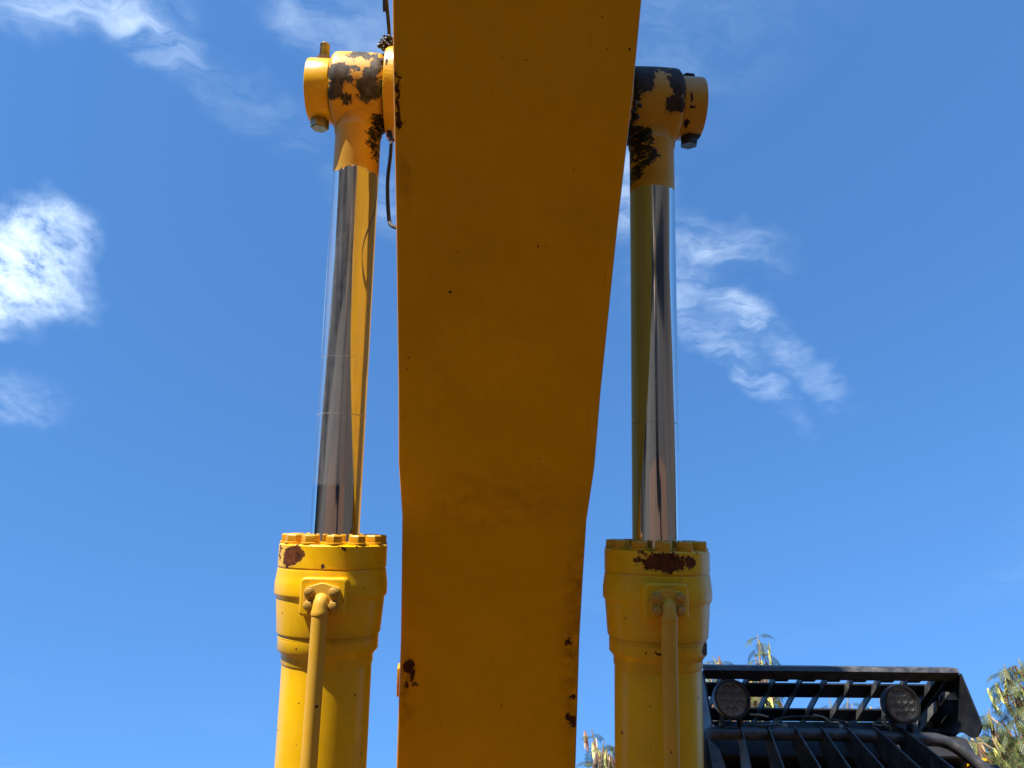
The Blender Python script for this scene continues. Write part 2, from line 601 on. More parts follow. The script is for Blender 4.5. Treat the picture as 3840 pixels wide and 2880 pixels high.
def terrain():
    """flat yard in front of an unseen bank, added on three sides to block low sky"""
    def height(x, y):
        d = math.hypot(max(abs(x) - 5.0, 0.0), max(-2.0 - y, 0.0))
        if y > 2.0:
            d *= max(0.0, 1.0 - (y - 2.0) / 5.0)
        t = min(1.0, max(0.0, (d - 5.0) / 6.0))
        return 5.2 * t * t * (3 - 2 * t)  # unseen rise, added to cut low sky and darken the chrome reflections
    ax = [-400, -150, -60, -34] + [-24 + 1.5 * k for k in range(33)] + [34, 60, 150, 400]
    verts, faces = [], []
    for y in ax:
        for x in ax:
            h = height(x, y)
            verts.append((x, y, h + (0.35 * math.sin(x * 1.7 + y) * math.sin(y * 1.3) * min(1, h))))
    n = len(ax)
    for j in range(n - 1):
        for i in range(n - 1):
            faces.append((j * n + i, j * n + i + 1, (j + 1) * n + i + 1, (j + 1) * n + i))
    me = bpy.data.meshes.new('ground')
    me.from_pydata(verts, [], faces)
    for f in me.polygons:
        f.use_smooth = True
    me.materials.append(M_DIRT)
    o = link('ground', me)
    o['kind'] = 'structure'


terrain()
sheet('earth_yard', -4.2, 4.2, -3.2, 9.0, 0.008, M_CONC)
sheet('dark_reflect_sheet', -4.6, 4.6, -6.6, -3.25, 0.004, M_DARK_SHEET)  # unseen dark sheet, added to be mirrored in the chrome rods
sheet('tan_reflect_strip', -0.22, 0.22, -6.7, -3.2, 0.012, M_STRIP)  # unseen strip, added for the tan streak mirrored in the rods

# ------------------------------------------------------------------ the excavator
EXC = thing('excavator', (0.0, 0.0, 0.0))
EXC['label'] = 'yellow hydraulic excavator seen from below, its boom reaching overhead between two chrome rams'
EXC['category'] = 'excavator'
HALF = 0.333                       # ram offset from the centre plane
PHI = rad(35.14)                   # lean of the rams
HEAD = Vector((0.0, 1.35903, 2.48653))

# --- boom ----------------------------------------------------------------
W_LOW, W_UP = 0.2074, 0.215
under = [(2.62, 1.67, 0.2125), (2.30, 1.955, 0.2125), (1.948, 2.2517, 0.2108), (1.721, 2.442, W_LOW), (1.58, 2.540, W_LOW),
         (1.467, 2.6127, W_LOW), (1.346, 2.6703, W_UP), (1.182, 2.7548, W_UP), (0.855, 2.8814, W_UP), (0.610, 2.9602, W_UP),
         (0.472, 3.0216, W_UP), (0.28, 3.0846, W_UP), (-0.4, 3.29, W_UP), (-1.4, 3.50, W_UP), (-2.6, 3.62, W_UP), (-3.0, 3.70, W_UP)]
KB = 0.92                          # the box is a little narrower and nearer than first laid out
under = [(y * KB, 1.6 + (z - 1.6) * KB, w * KB) for y, z, w in under]
W_LOW, W_UP, BX = W_LOW * KB, W_UP * KB, -0.0046
upper = [(2.95, 1.85), (2.86, 2.40), (2.64, 2.90), (2.44, 3.18), (2.30, 3.32), (2.14, 3.48), (2.00, 3.60), (1.80, 3.77),
         (1.43, 3.98), (1.15, 4.10), (0.95, 4.17), (0.72, 4.23), (-0.2, 4.32), (-1.25, 4.28), (-2.55, 4.10), (-3.0, 3.95)]  # unseen top line, raised so its shadow reaches the cab guard
KP = [(-0.195, 1.757, 0.014, 0.012, 0), (-0.187, 1.775, 0.006, 0.010, 0), (-0.20, 1.79, 0.005, 0.006, 0), (-0.176, 1.79, 0.009, 0.0025, 0),
      (0.182, 1.697, 0.0045, 0.0045, 0), (0.178, 1.708, 0.009, 0.005, 0), (0.199, 1.857, 0.011, 0.011, 0), (0.187, 1.850, 0.008, 0.006, 0), (0.193, 1.812, 0.008, 0.004, 0), (-0.2150, 0.62, 0.0035, 0.035, 0), (-0.2145, 0.665, 0.005, 0.02, 0)]
M_BOOM_UNDER = paint('boom_underside_enamel', ORA, 0.50, (1, 0, 0), (0, 1, 0),
                     patches=[tuple(v * KB for v in k[:4]) + (0,) for k in KP], amp=0.018, pscale=95.0, pcol=((0.028, 0.010, 0.005), (0.10, 0.034, 0.010)),
                     chip=[(22.0, 0.18, 0.09), (38.0, 0.10, 0.11), (75.0, 0.08, 0.14)], vary=0.09, dust=0.03, coat=0.0, spec=0.16, scratch=0.5,
                     grime=[(0.0, 1.30, 0.24, 0.085, 0.26), (0.180, 1.55, 0.04, 0.26, 0.6), (-0.188, 1.66, 0.03, 0.10, 0.5), (-0.187, 0.70, 0.02, 0.08, 0.3)])
M_BOOM_SIDE = paint('boom_side_enamel', (0.66, 0.30, 0.006), 0.36, chip=[(18.0, 0.10, 0.12)], vary=0.12, dust=0.10)
BOOM = thing('boom', (0, 0, 0), EXC)
BOOM['label'] = 'wide orange-yellow box boom, shaded flaking underside overhead'


def boom_plate(line_a, wid, thick, name, mat, flip):
    """a welded plate following a profile in the side view"""
    bm = bmesh.new()
    rows = []
    n = len(line_a)
    for i, (y, z, w) in enumerate(line_a):
        y0, z0, _ = line_a[max(i - 1, 0)]
        y1, z1, _ = line_a[min(i + 1, n - 1)]
        t = Vector((0, y1 - y0, z1 - z0)).normalized()
        nr = Vector((0, -t.z, t.y)) * flip
        row = []
        xs = np.linspace(-w, w, 9)
        for s in (0.0, thick):
            row.append([bm.verts.new((x + BX, y + nr.y * s, z + nr.z * s)) for x in xs])
        rows.append(row)
    for a, b in zip(rows, rows[1:]):
        for s in (0, 1):
            for k in range(8):
                bm.faces.new((a[s][k], a[s][k + 1], b[s][k + 1], b[s][k]))
        bm.faces.new((a[0][0], a[1][0], b[1][0], b[0][0]))
        bm.faces.new((a[0][8], a[1][8], b[1][8], b[0][8]))
    for r in (rows[0], rows[-1]):
        for k in range(8):
            bm.faces.new((r[0][k], r[0][k + 1], r[1][k + 1], r[1][k]))
    mb = MB()
    mb.bm.free()
    mb.bm = bm
    return mb.build(name, mat, BOOM)


def dense(lst, n=5):
    pts = smooth_path([(a, b, c) for a, b, c in lst], n)
    return [(p.x, p.y, p.z) for p in pts]


def dense_straight(lst, n=5):
    out = []
    for a, b in zip(lst, lst[1:]):
        for k in range(n):
            out.append(tuple(p + (q - p) * k / n for p, q in zip(a, b)))
    return out + [lst[-1]]


und = dense_straight(under)
boom_plate(und, None, 0.016, 'underside_plate', M_BOOM_UNDER, -1 if True else 1)
top3 = [(y, z, (W_LOW if y > 1.9 else W_UP)) for y, z in upper]
boom_plate(dense(top3), None, 0.014, 'top_plate', M_BOOM_SIDE, 1)
for sgn in (-1, 1):
    bm = bmesh.new()
    lo, hi = [], []
    dtop = dense(top3)
    for (y, z, w), (yt, zt, wt) in zip(und, dtop):
        d = Vector((0, yt - y, zt - z)).normalized()
        lo.append((BX + sgn * (w - 0.004), y + d.y * 0.012, z + d.z * 0.012))
        hi.append((BX + sgn * (wt - 0.004), yt - d.y * 0.003, zt - d.z * 0.003))
    cols = []
    for a, b in zip(lo, hi):
        a, b = Vector(a), Vector(b)
        cols.append([[bm.verts.new(a.lerp(b, k / 6) + Vector((-sgn * t, 0, 0))) for k in range(7)] for t in (0, 0.014)])
    for a, b in zip(cols, cols[1:]):
        for s in (0, 1):
            for k in range(6):
                bm.faces.new((a[s][k], a[s][k + 1], b[s][k + 1], b[s][k]))
        bm.faces.new((a[0][0], a[1][0], b[1][0], b[0][0]))
        bm.faces.new((a[0][6], a[1][6], b[1][6], b[0][6]))
    mb = MB(); mb.bm.free(); mb.bm = bm
    mb.build('side_plate', M_BOOM_SIDE, BOOM)
# weld beads along the lower corners
for sgn in (-1, 1):
    mb = MB()
    path = [(BX + sgn * (w - 0.001), y, z + 0.020) for y, z, w in und[3:-2]]
    mb.sweep(path, 0.0055, 8)
    mb.build('weld_bead', M_BOOM_SIDE, BOOM)
PIN = HEAD + Vector((0, -math.sin(PHI), math.cos(PHI))) * 1.0
_c, _s = math.cos(PHI), math.sin(PHI)
E_BOSS = Vector((0, -math.sin(rad(31)) * _c - math.cos(rad(31)) * _s, -math.sin(rad(31)) * _s + math.cos(rad(31)) * _c))
M_BOSS = paint('boss_enamel', (0.80, 0.42, 0.006), 0.30, (1, 0, 0), tuple(E_BOSS), (0.0, -E_BOSS.dot(PIN)),
               patches=[(-0.262, -0.084, 0.007, 0.011, 0), (-0.257, -0.096, 0.012, 0.004, 0), (-0.264, 0.070, 0.003, 0.008, 0)],
               amp=0.014, pscale=90, pcol=((0.012, 0.008, 0.005), (0.05, 0.025, 0.012)), wrinkle=2.2, vary=0.12)
for sgn in (-1, 1):
    mb = MB()
    mb.lathe([(0.088, 0.0), (0.100, 0.002), (0.102, 0.006), (0.102, 0.055), (0.106, 0.085)], 64, (0, 0, 0), 'X')
    for v in mb.bm.verts:
        v.co.x = sgn * (0.2735 - v.co.x) if True else 0
        v.co.y += PIN.y
        v.co.z += PIN.z
    mb.build('pin_boss', M_BOSS, BOOM, 0.0)
# bracket on the left flank, its holes laid on as dark discs
M_BRK = paint('bracket_enamel', (0.70, 0.33, 0.01), 0.4)
mb = MB()
mb.prism([(-0.2225, 1.812, 2.432), (-0.2225, 1.863, 2.384), (-0.2225, 1.885, 2.408), (-0.2225, 1.834, 2.456)], (0.0155, 0, 0))
for v in mb.bm.verts:
    v.co = Vector((v.co.x * KB + BX, v.co.y * KB, 1.6 + (v.co.z - 1.6) * KB))
mb.build('bracket', M_BRK, BOOM, 0.0015)
M_HOLE_DARK = simple('hole_dark', (0.01, 0.009, 0.008), 0.8)  # dark colour stands for the shade inside holes and slots
for t in (0.33, 0.68):
    mb = MB()
    y, z = 1.812 + 0.051 * t + 0.008, 2.432 - 0.048 * t + 0.008
    mb.lathe([(0.003, -0.2235), (0.003, -0.2215)], 12, (0, y, z), 'X')
    for v in mb.bm.verts:
        v.co = Vector((v.co.x * KB + BX, v.co.y * KB, 1.6 + (v.co.z - 1.6) * KB))
    mb.build('hole_disc', M_HOLE_DARK, BOOM)
# loose cable down the flank
CABLE = [(-0.289, 0.605, 3.559), (-0.286, 0.661, 3.544), (-0.282, 0.719, 3.529), (-0.281, 0.751, 3.511), (-0.279, 0.839, 3.437), (-0.266, 0.907, 3.312),
         (-0.264, 0.931, 3.203), (-0.259, 0.940, 3.138), (-0.251, 0.947, 3.073), (-0.241, 0.942, 3.021), (-0.224, 0.924, 2.981), (-0.205, 0.915, 2.964), (-0.190, 0.912, 2.966)]
M_RUBBER = simple('black_rubber', (0.018, 0.015, 0.014), 0.5, dust=0.25)
mb = MB()
CABLE = [(a - (0.006 if i < 10 else 0.0), b, c) for i, (a, b, c) in enumerate(CABLE)]
mb.sweep(smooth_path([(-0.25, -0.30, 3.72)] + CABLE, 8), 0.0044, 10)
mb.build('loose_cable', M_RUBBER, BOOM)


def lumps(name, centers, parent, mat, seed):
    """a smear of thick grease: joined irregular lumps"""
    rnd = random.Random(seed)
    mb = MB()
    for (x, y, z, r, n) in centers:
        for i in range(n):
            c = Vector((x + rnd.gauss(0, r * 0.55), y + rnd.gauss(0, r * 0.55), z + rnd.gauss(0, r * 0.55)))
            q = bmesh.ops.create_icosphere(mb.bm, subdivisions=2, radius=r * rnd.uniform(0.18, 0.6), matrix=Matrix.Translation(c))
            for v in q['verts']:
                v.co += (v.co - c) * rnd.uniform(-0.3, 0.3)
    return mb.build(name, mat, parent)


m, nt, b = new_mat('old_grease')
tc = nt.node('ShaderNodeTexCoord')
n = nt.noise(tc.outputs['Object'], 160.0, 4.0, 0.7)
nt.put(b.inputs['Base Color'], nt.mix(nt.mapr(n, 0.60, 0.66), (0.010, 0.008, 0.007), (0.40, 0.30, 0.27)))
b.inputs['Roughness'].default_value = 0.35
nt.put(b.inputs['Normal'], nt.bump(n, 0.6, 0.003))
M_GREASE = m

# --- the two boom rams -----------------------------------------------------
S31, C31 = math.sin(rad(31)), math.cos(rad(31))


def make_ram(side):
    left = side < 0
    tag = 'left' if left else 'right'
    px = 0.0065 if left else -0.0125          # port offset
    e2 = (0, -S31, C31)
    off = (0, -C31 * 1.0)
    if left:
        flange_p = [(-0.066, -0.021, 0.020, 0.019, 20), (-0.053, -0.017, 0.014, 0.016, 0), (-0.075, -0.034, 0.010, 0.012, 0),
                    (-0.0965, -0.012, 0.003, 0.009, 0), (-0.098, -0.024, 0.0035, 0.007, 0), (0.036, -0.009, 0.0055, 0.006, 0)]
    else:
        flange_p = [(-0.010, -0.021, 0.042, 0.0200, 0), (0.043, -0.0185, 0.011, 0.012, 0), (-0.050, -0.003, 0.008, 0.005, 0), (-0.058, -0.017, 0.008, 0.003, 0)]
    m_gland = paint('gland_enamel_' + tag, YEL, 0.30, patches=flange_p, amp=0.021, pscale=62.0,
                    chip=[(50.0, 0.08, 0.22), (28.0, 0.08, 0.16)], vary=0.14, dust=0.10, scratch=0.3, grime=[(0.0, -0.045, 0.12, 0.012, 0.4)], grime_col=(0.20, 0.10, 0.01), pcol=((0.045, 0.012, 0.004), (0.15, 0.042, 0.010)))
    m_barrel = paint('barrel_enamel_' + tag, YEL, 0.32, chip=[(20.0, 0.10, 0.15), (38.0, 0.08, 0.20), (90.0, 0.06, 0.2)], vary=0.14, dust=0.10, scratch=0.35,
                     grime=[(0.0, -0.055, 0.12, 0.02, 0.35), (0.0, -0.175, 0.12, 0.02, 0.35), (0.0, -0.225, 0.12, 0.03, 0.3)], grime_col=(0.20, 0.10, 0.01),
                     patches=[] if left else [(0.083, -0.191, 0.010, 0.013, 0), (-0.022, -0.193, 0.006, 0.003, 0)], amp=0.01, pscale=80)
    m_bolt = paint('bolt_enamel_' + tag, (0.66, 0.32, 0.01), 0.40, chip=[(110.0, 0.06, 0.2)], vary=0.14)
    m_pipe = paint('pipe_enamel_' + tag, PIP, 0.55, chip=[(30.0, 0.45 if not left else 0.25, 0.22), (70.0, 0.14, 0.25)], vary=0.10, dust=0.12)
    if left:
        eye_p = [(-0.038, 0.040, 0.024, 0.026, 0), (-0.045, 0.006, 0.022, 0.018, 0), (-0.020, -0.008, 0.016, 0.010, 0), (0.030, 0.014, 0.028, 0.030, 0),
                 (0.034, 0.046, 0.018, 0.016, 0), (0.012, 0.079, 0.034, 0.008, 0), (-0.01, 0.052, 0.02, 0.008, 0), (0.046, 0.062, 0.01, 0.02, 0), (-0.012, 0.028, 0.010, 0.010, 0)]
        eye_b = [(0.050, -0.062, 0.016, 0.024, 10), (0.056, -0.085, 0.014, 0.02, 0)]
    else:
        eye_p = [(-0.038, 0.062, 0.026, 0.034, 0), (0.0, 0.083, 0.062, 0.009, 0), (0.044, 0.052, 0.020, 0.030, 0), (0.036, 0.010, 0.024, 0.019, 0), (-0.052, 0.03, 0.012, 0.02, 0), (0.022, 0.064, 0.008, 0.006, 0)]
        eye_b = [(-0.045, -0.064, 0.024, 0.024, 10), (-0.055, -0.09, 0.02, 0.03, 0), (-0.018, -0.068, 0.014, 0.012, 0)]
    m_eye = paint('rod_eye_enamel_' + tag, (0.70, 0.365, 0.018), 0.45, e2=e2, off=off, patches=eye_p, amp=0.028, pscale=48.0,
                  pcol=GREY if left else ((0.035, 0.028, 0.024), (0.075, 0.062, 0.055)), prough=0.55,
                  black=eye_b, bamp=0.03, bscale=60, chip=[(60.0, 0.05, 0.16)], vary=0.16, dust=0.18, coat=0.05)
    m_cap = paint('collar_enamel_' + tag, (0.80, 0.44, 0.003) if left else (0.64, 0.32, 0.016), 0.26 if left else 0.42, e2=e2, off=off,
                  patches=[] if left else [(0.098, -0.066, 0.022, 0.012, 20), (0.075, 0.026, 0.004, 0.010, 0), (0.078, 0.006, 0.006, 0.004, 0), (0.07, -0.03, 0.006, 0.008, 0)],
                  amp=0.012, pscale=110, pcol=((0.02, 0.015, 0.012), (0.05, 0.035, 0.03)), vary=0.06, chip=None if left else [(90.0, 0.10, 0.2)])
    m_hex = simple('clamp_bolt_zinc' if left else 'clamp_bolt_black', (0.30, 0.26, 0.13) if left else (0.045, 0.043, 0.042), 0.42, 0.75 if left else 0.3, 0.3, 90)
    if left:
        blk = [(0.048, 0.872, 0.022, 0.045, 8), (0.052, 0.835, 0.010, 0.03, 12)]
    else:
        blk = [(-0.040, 0.900, 0.032, 0.030, 0), (-0.030, 0.868, 0.030, 0.016, 0), (-0.022, 0.845, 0.030, 0.012, 20), (-0.045, 0.822, 0.02, 0.018, 0)]
    m_rod = chrome('chrome_rod_' + tag, 0.800 if left else 0.787, 0.045 if left else 0.006, 0.117 if left else 0.2, 0.34 if left else 0.12, blk)

    ram = thing('boom_cylinder', HEAD + Vector((side * HALF, 0, 0)), EXC, PHI)
    ram['label'] = ('sunlit yellow boom ram with chrome rod on the left of the boom' if left
                    else 'shaded yellow boom ram with chrome rod on the right of the boom')
    # gland ring with its rod hole
    mb = MB()
    mb.lathe([(0.054, -0.04), (0.054, 0.004), (0.066, 0.004), (0.066, 0.0), (0.1045, 0.0), (0.1078, -0.003), (0.1078, -0.0440), (0.1060, -0.0452),
              (0.1060, -0.0476), (0.054, -0.0476)], 96)
    mb.build('gland', m_gland, ram)
    # barrel with its forged head and steps
    mb = MB()
    mb.lathe([(0.060, -0.0478), (0.1070, -0.0478), (0.1078, -0.0500), (0.1080, -0.0530), (0.1102, -0.0700), (0.1112, -0.0760), (0.1112, -0.0955), (0.1106, -0.0985),
              (0.1066, -0.1040), (0.1064, -0.1080), (0.1018, -0.1690), (0.1010, -0.1722), (0.0975, -0.1730), (0.0975, -0.1765), (0.0984, -0.1770), (0.0986, -0.1800),
              (0.0975, -0.1804), (0.0975, -0.1812), (0.0984, -0.1816), (0.0984, -0.2030), (0.0970, -0.2050), (0.0905, -0.2130), (0.0893, -0.2170), (0.0893, -0.2290),
              (0.0880, -0.2318), (0.0872, -0.2325), (0.0874, -0.2345), (0.0874, -1.10), (0.085, -1.12), (0.060, -1.12)], 112)
    mb.build('barrel', m_barrel, ram)
    # foot eye
    mb = MB()
    mb.lathe([(0.05, -0.06), (0.085, -0.06), (0.09, -0.055), (0.09, 0.055), (0.085, 0.06), (0.05, 0.06)], 48, (0, 0, -1.18), 'X')
    mb.build('foot_eye', m_barrel, ram)
    # chrome rod
    mb = MB()
    mb.lathe([(0.040, -0.30), (0.050, -0.30), (0.050, 0.30), (0.050, 0.60), (0.050, 0.893), (0.0525, 0.899), (0.0525, 0.905), (0.0505, 0.910), (0.0512, 0.918), (0.0535, 0.930), (0.0575, 0.942), (0.063, 0.954), (0.068, 0.968), (0.04, 0.975)], 96)
    mb.build('rod', m_rod, ram)
    # rod eye: a barrel lying across, with swelling towards the rod
    bm = bmesh.new()
    seg, nx = 72, 18
    grid = []
    for i in range(nx + 1):
        x = -0.058 + 0.116 * i / nx
        ring = []
        edge = max(0.0, (abs(x) - 0.048) / 0.010)
        for k in range(seg):
            a = 2 * math.pi * k / seg
            ny, nz = math.cos(a), math.sin(a)
            r = 0.0855 - 0.007 * edge ** 2 + 0.0016 * (1 - (x / 0.058) ** 2)
            # neck swelling
            low = max(0.0, -nz)
            q = Vector((x, ny * r, nz * r))
            w = (max(0.0, (low - 0.55) / 0.45)) ** 1.5
            w2 = math.exp(-((x / 0.046) ** 4)) * math.exp(-((ny * r / 0.045) ** 4))
            q.z -= 0.018 * w * w2
            ring.append(bm.verts.new((q.x, q.y, q.z + 1.0)))
        grid.append(ring)
    for a, b_ in zip(grid, grid[1:]):
        for k in range(seg):
            bm.faces.new((a[k], a[(k + 1) % seg], b_[(k + 1) % seg], b_[k]))
    bm.faces.new(grid[0][::-1])
    bm.faces.new(grid[-1])
    mb = MB(); mb.bm.free(); mb.bm = bm
    mb.build('rod_eye', m_eye, ram)
    # collar that holds the pin
    s = side
    mb = MB()
    mb.lathe([(0.058, 0.0), (0.068, 0.0), (0.0705, 0.0025), (0.0705, 0.049), (0.069, 0.0525), (0.066, 0.0535), (0.052, 0.0535)], 80)
    for v in mb.bm.verts:
        v.co = Vector((s * (0.0605 + v.co.z), v.co.x, 1.0 + v.co.y))
    mb.build('pin_collar', m_cap, ram)
    mb = MB()
    mb.lathe([(0.048, -0.105 if left else 0.105), (0.050, 0.0), (0.048, 0.12 if left else -0.12)], 48, (0, 0, 1.0), 'X')
    mb.build('pin', simple('pin_steel_' + tag, (0.25, 0.22, 0.18), 0.45, 0.8), ram)
    # clamp bolt through the collar
    bx = s * 0.087
    mb = MB()
    mb.hexa(0.0205, 0.0, 0.022, (0, 0, 0), 'Z', 0.3)
    for v in mb.bm.verts:
        v.co = Vector((v.co.x + bx, v.co.y, 0.9305 - v.co.z))
    mb.build('bolt_head', m_hex, ram)
    mb = MB()
    mb.hexa(0.0195, 1.068, 1.082, (bx, 0, 0), 'Z', 0.1)
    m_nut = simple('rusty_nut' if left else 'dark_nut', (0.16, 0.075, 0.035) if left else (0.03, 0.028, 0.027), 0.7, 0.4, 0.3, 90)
    mb.build('hex_nut', m_nut, ram)
    if left:
        mb = MB()
        prof = [(0.0, 1.06)]
        z = 1.075
        prof = [(0.0098, 1.06)]
        while z < 1.116:
            prof += [(0.0112, z), (0.0099, z + 0.0012)]
            z += 0.0024
        prof += [(0.0105, 1.1165), (0.0085, 1.119)]
        mb.lathe(prof, 24, (bx, 0, 0))
        mb.build('threaded_end', m_hex, ram)
    # twelve gland bolts
    hexm = MB()
    hexm.lathe([(0.0175, 0.0), (0.0185, 0.0006), (0.0185, 0.0038), (0.0165, 0.0044)], 28)
    hexm.hexa(0.0172, 0.0042, 0.0185, (0, 0, 0), 'Z', 0.0, 0.16)
    bme = hexm.mesh('gland_bolt', m_bolt, 0.0006, 2)
    rnd = random.Random(5 if left else 9)
    for k in range(12):
        a = 2 * math.pi * (k + (0.31 if left else 0.82)) / 12 - math.pi / 2
        o = link('gland_bolt', bme, ram)
        o.location = (0.0885 * math.cos(a), 0.0885 * math.sin(a), 0.0)
        o.rotation_euler = (0, 0, rnd.uniform(0, 1.05))
    # port block
    mb = MB()
    mb.box(px - 0.0432, px + 0.0432, -0.128, -0.085, -0.1290, -0.0590)
    ob = mb.build('port_block', m_barrel, ram)
    bmx = bmesh.new(); bmx.from_mesh(ob.data)
    es = [e for e in bmx.edges if abs(e.verts[0].co.x - e.verts[1].co.x) < 1e-4 and abs(e.verts[0].co.z - e.verts[1].co.z) < 1e-4]
    bmesh.ops.bevel(bmx, geom=es, offset=0.009, segments=5, affect='EDGES', profile=0.5)
    es = [e for e in bmx.edges if max(v.co.y for v in e.verts) < -0.127]
    bmesh.ops.bevel(bmx, geom=es, offset=0.0045, segments=4, affect='EDGES', profile=0.5)
    for f in bmx.faces:
        f.smooth = True
    bmx.to_mesh(ob.data); bmx.free()
    # pipe flange
    zc = -0.092
    pts = []
    def arc(cx, cz, r, a0, a1, n=6):
        for i in range(n + 1):
            a = rad(a0 + (a1 - a0) * i / n)
            pts.append((px + cx + r * math.cos(a), cz + r * math.sin(a)))
    arc(0.0215, -0.1070, 0.0115, -90, 0)
    arc(0.0225, -0.0840, 0.0105, 0, 62)
    arc(0.0, -0.0865, 0.0190, 70, 110, 8)
    arc(-0.0225, -0.0840, 0.0105, 118, 180)
    arc(-0.0215, -0.1070, 0.0115, 180, 270)
    mb = MB()
    mb.prism([(x, -0.1285 + 0.003, z) for x, z in pts], (0, -0.0165, 0))
    mb.build('pipe_flange', m_pipe, ram, 0.0022, 3, 0.9)
    # four flange bolts
    fb = MB()
    fb.lathe([(0.0098, 0.0), (0.0098, 0.0022), (0.0085, 0.0026)], 20)
    fb.hexa(0.0086, 0.0024, 0.0115, (0, 0, 0), 'Z', 0.4, 0.22)
    m_fb = paint('flange_bolt_enamel_' + tag, (0.50, 0.28, 0.04), 0.5, chip=[(150.0, 0.45, 0.42)], chip_col=(0.20, 0.15, 0.09), vary=0.25)
    fme = fb.mesh('flange_bolt', m_fb, 0.0005, 1)
    for dx, dz in ((-0.0225, -0.0835), (0.0225, -0.0835), (-0.0225, -0.1075), (0.0225, -0.1075)):
        o = link('flange_bolt', fme, ram)
        o.location = (px + dx, -0.1418, dz)
        o.rotation_euler = (rad(90), rnd.uniform(0, 1), 0)
    # elbow and long oil pipe
    xb = px - (0.003 if left else -0.001)
    mb = MB()
    path = [(px, -0.120, -0.0985), (px, -0.136, -0.0985), (px, -0.1415, -0.0995), (px, -0.1455, -0.1030), (px, -0.1475, -0.110), (px, -0.1480, -0.124)]
    path = smooth_path(path, 4)
    mb.sweep(path, [0.0138] * (len(path) - 6) + [0.0139, 0.0142, 0.0148, 0.0158, 0.0163, 0.0158], 28)
    mb.build('pipe_elbow', m_pipe, ram)
    mb = MB()
    path = [(px, -0.1480, -0.114), (px, -0.1480, -0.130), (px - 0.0005, -0.1475, -0.18), (xb, -0.146, -0.38), (xb, -0.145, -0.60), (xb, -0.140, -0.95), (xb * 0.8, -0.10, -1.05), (xb * 0.8, -0.06, -1.06)]
    mb.sweep(smooth_path(path, 6), 0.0147, 28)
    mb.build('oil_pipe', m_pipe, ram)
    # grease pressed out between eye and boss
    gx = -s * 0.064
    cs = []
    for k in range(26):
        a = 2 * math.pi * k / 26
        cs.append((gx, -0.084 * math.cos(a), 1.0 + 0.084 * math.sin(a), 0.007, 6))
    if left:
        cs += [(gx, -0.045, 1.094, 0.013, 60), (gx + 0.010, -0.040, 1.098, 0.010, 40), (gx - 0.004, -0.065, 1.080, 0.009, 14), (gx + 0.020, -0.040, 1.100, 0.006, 12)]
    else:
        cs += [(gx, -0.075, 0.945, 0.012, 22), (gx, -0.06, 0.925, 0.010, 16), (gx + 0.004, -0.05, 0.905, 0.009, 14), (gx - 0.004, -0.055, 0.915, 0.009, 14)]
    lumps('grease', cs, ram, M_GREASE, 3 if left else 4)
    return ram


make_ram(-1)
make_ram(1)

# --- roof guard of the cab ---------------------------------------------------
M_BLACK = simple('black_coat_dark', (0.010, 0.0105, 0.012), 0.45, 0.0, 0.25, 25, dust=0.25, dust_col=(0.05, 0.045, 0.04), bump=0.15)  # black coat made darker for guard parts lying in shade
M_BLACK_LIT = simple('black_coat_lit', (0.038, 0.039, 0.043), 0.42, 0.0, 0.3, 40, dust=0.6, dust_col=(0.19, 0.17, 0.15), bump=0.25)  # same coat, sunlight on rail and slats put into a paler, dustier colour
M_STEEL = simple('dull_bolt_steel', (0.26, 0.245, 0.20), 0.55, 0.5, 0.3, 60)
GX0, GX1 = 0.785, 1.722
GY, GZ, SLOPE = 2.60, 2.800, -0.13
GUARD = thing('roof_guard', (0, 0, 0), EXC)
GUARD['label'] = 'black slatted guard frame above the cab roof'


def gz(y):
    return GZ + SLOPE * (y - GY)


# front rail: folded sheet, face + under flange
mb = MB()
mb.prism([(GX0, GY, GZ), (GX0, GY + 0.004, GZ + 0.019), (GX0, GY + 0.05, GZ + 0.045), (GX0, GY + 0.05, GZ + 0.041), (GX0, GY + 0.008, GZ + 0.016),
          (GX0, GY + 0.006, GZ + 0.004), (GX0, GY + 0.056, GZ - 0.003), (GX0, GY + 0.056, GZ - 0.007)], (GX1 - GX0, 0, 0))
mb.build('front_rail', M_BLACK_LIT, GUARD)
SLX = [0.862, 0.960, 1.060, 1.160, 1.252, 1.349, 1.452, 1.552]
for ya, yb in ((2.734, 2.821), (2.906, 2.990), (3.08, 3.16)):
    mb = MB()
    mb.prism([(GX0 + 0.004, ya, gz(ya) + 0.028), (GX0 + 0.004, yb, gz(yb) + 0.028), (GX0 + 0.004, yb, gz(yb) + 0.034), (GX0 + 0.004, ya, gz(ya) + 0.034)], (GX1 - GX0 - 0.008, 0, 0))
    mb.build('crossbar', M_BLACK, GUARD)
SLX = SLX + [1.655]
for x in SLX:
    mb = MB()
    y0, y1 = GY + 0.057, 3.30
    mb.prism([(x, y0, gz(y0) + 0.002), (x, y1, gz(y1) + 0.002), (x, y1, gz(y1) + 0.0275), (x, y0, gz(y0) + 0.0275)], (0.005, 0, 0))
    mb.build('slat', M_BLACK_LIT, GUARD)
    if x < 1.6:
        # welded tab behind the rail, half a cell wide
        mb = MB()
        mb.box(x + 0.007, x + 0.050, GY + 0.057, GY + 0.074, GZ - 0.006, GZ - 0.002)
        mb.build('rail_tab', M_BLACK, GUARD)
mb = MB()
mb.prism([(1.662, 2.657, gz(2.657) + 0.029), (1.662, 3.30, gz(3.30) + 0.029), (1.662, 3.30, gz(3.30) + 0.033), (1.662, 2.657, gz(2.657) + 0.033)], (GX1 - 1.664, 0, 0))
mb.build('edge_panel', M_BLACK, GUARD)
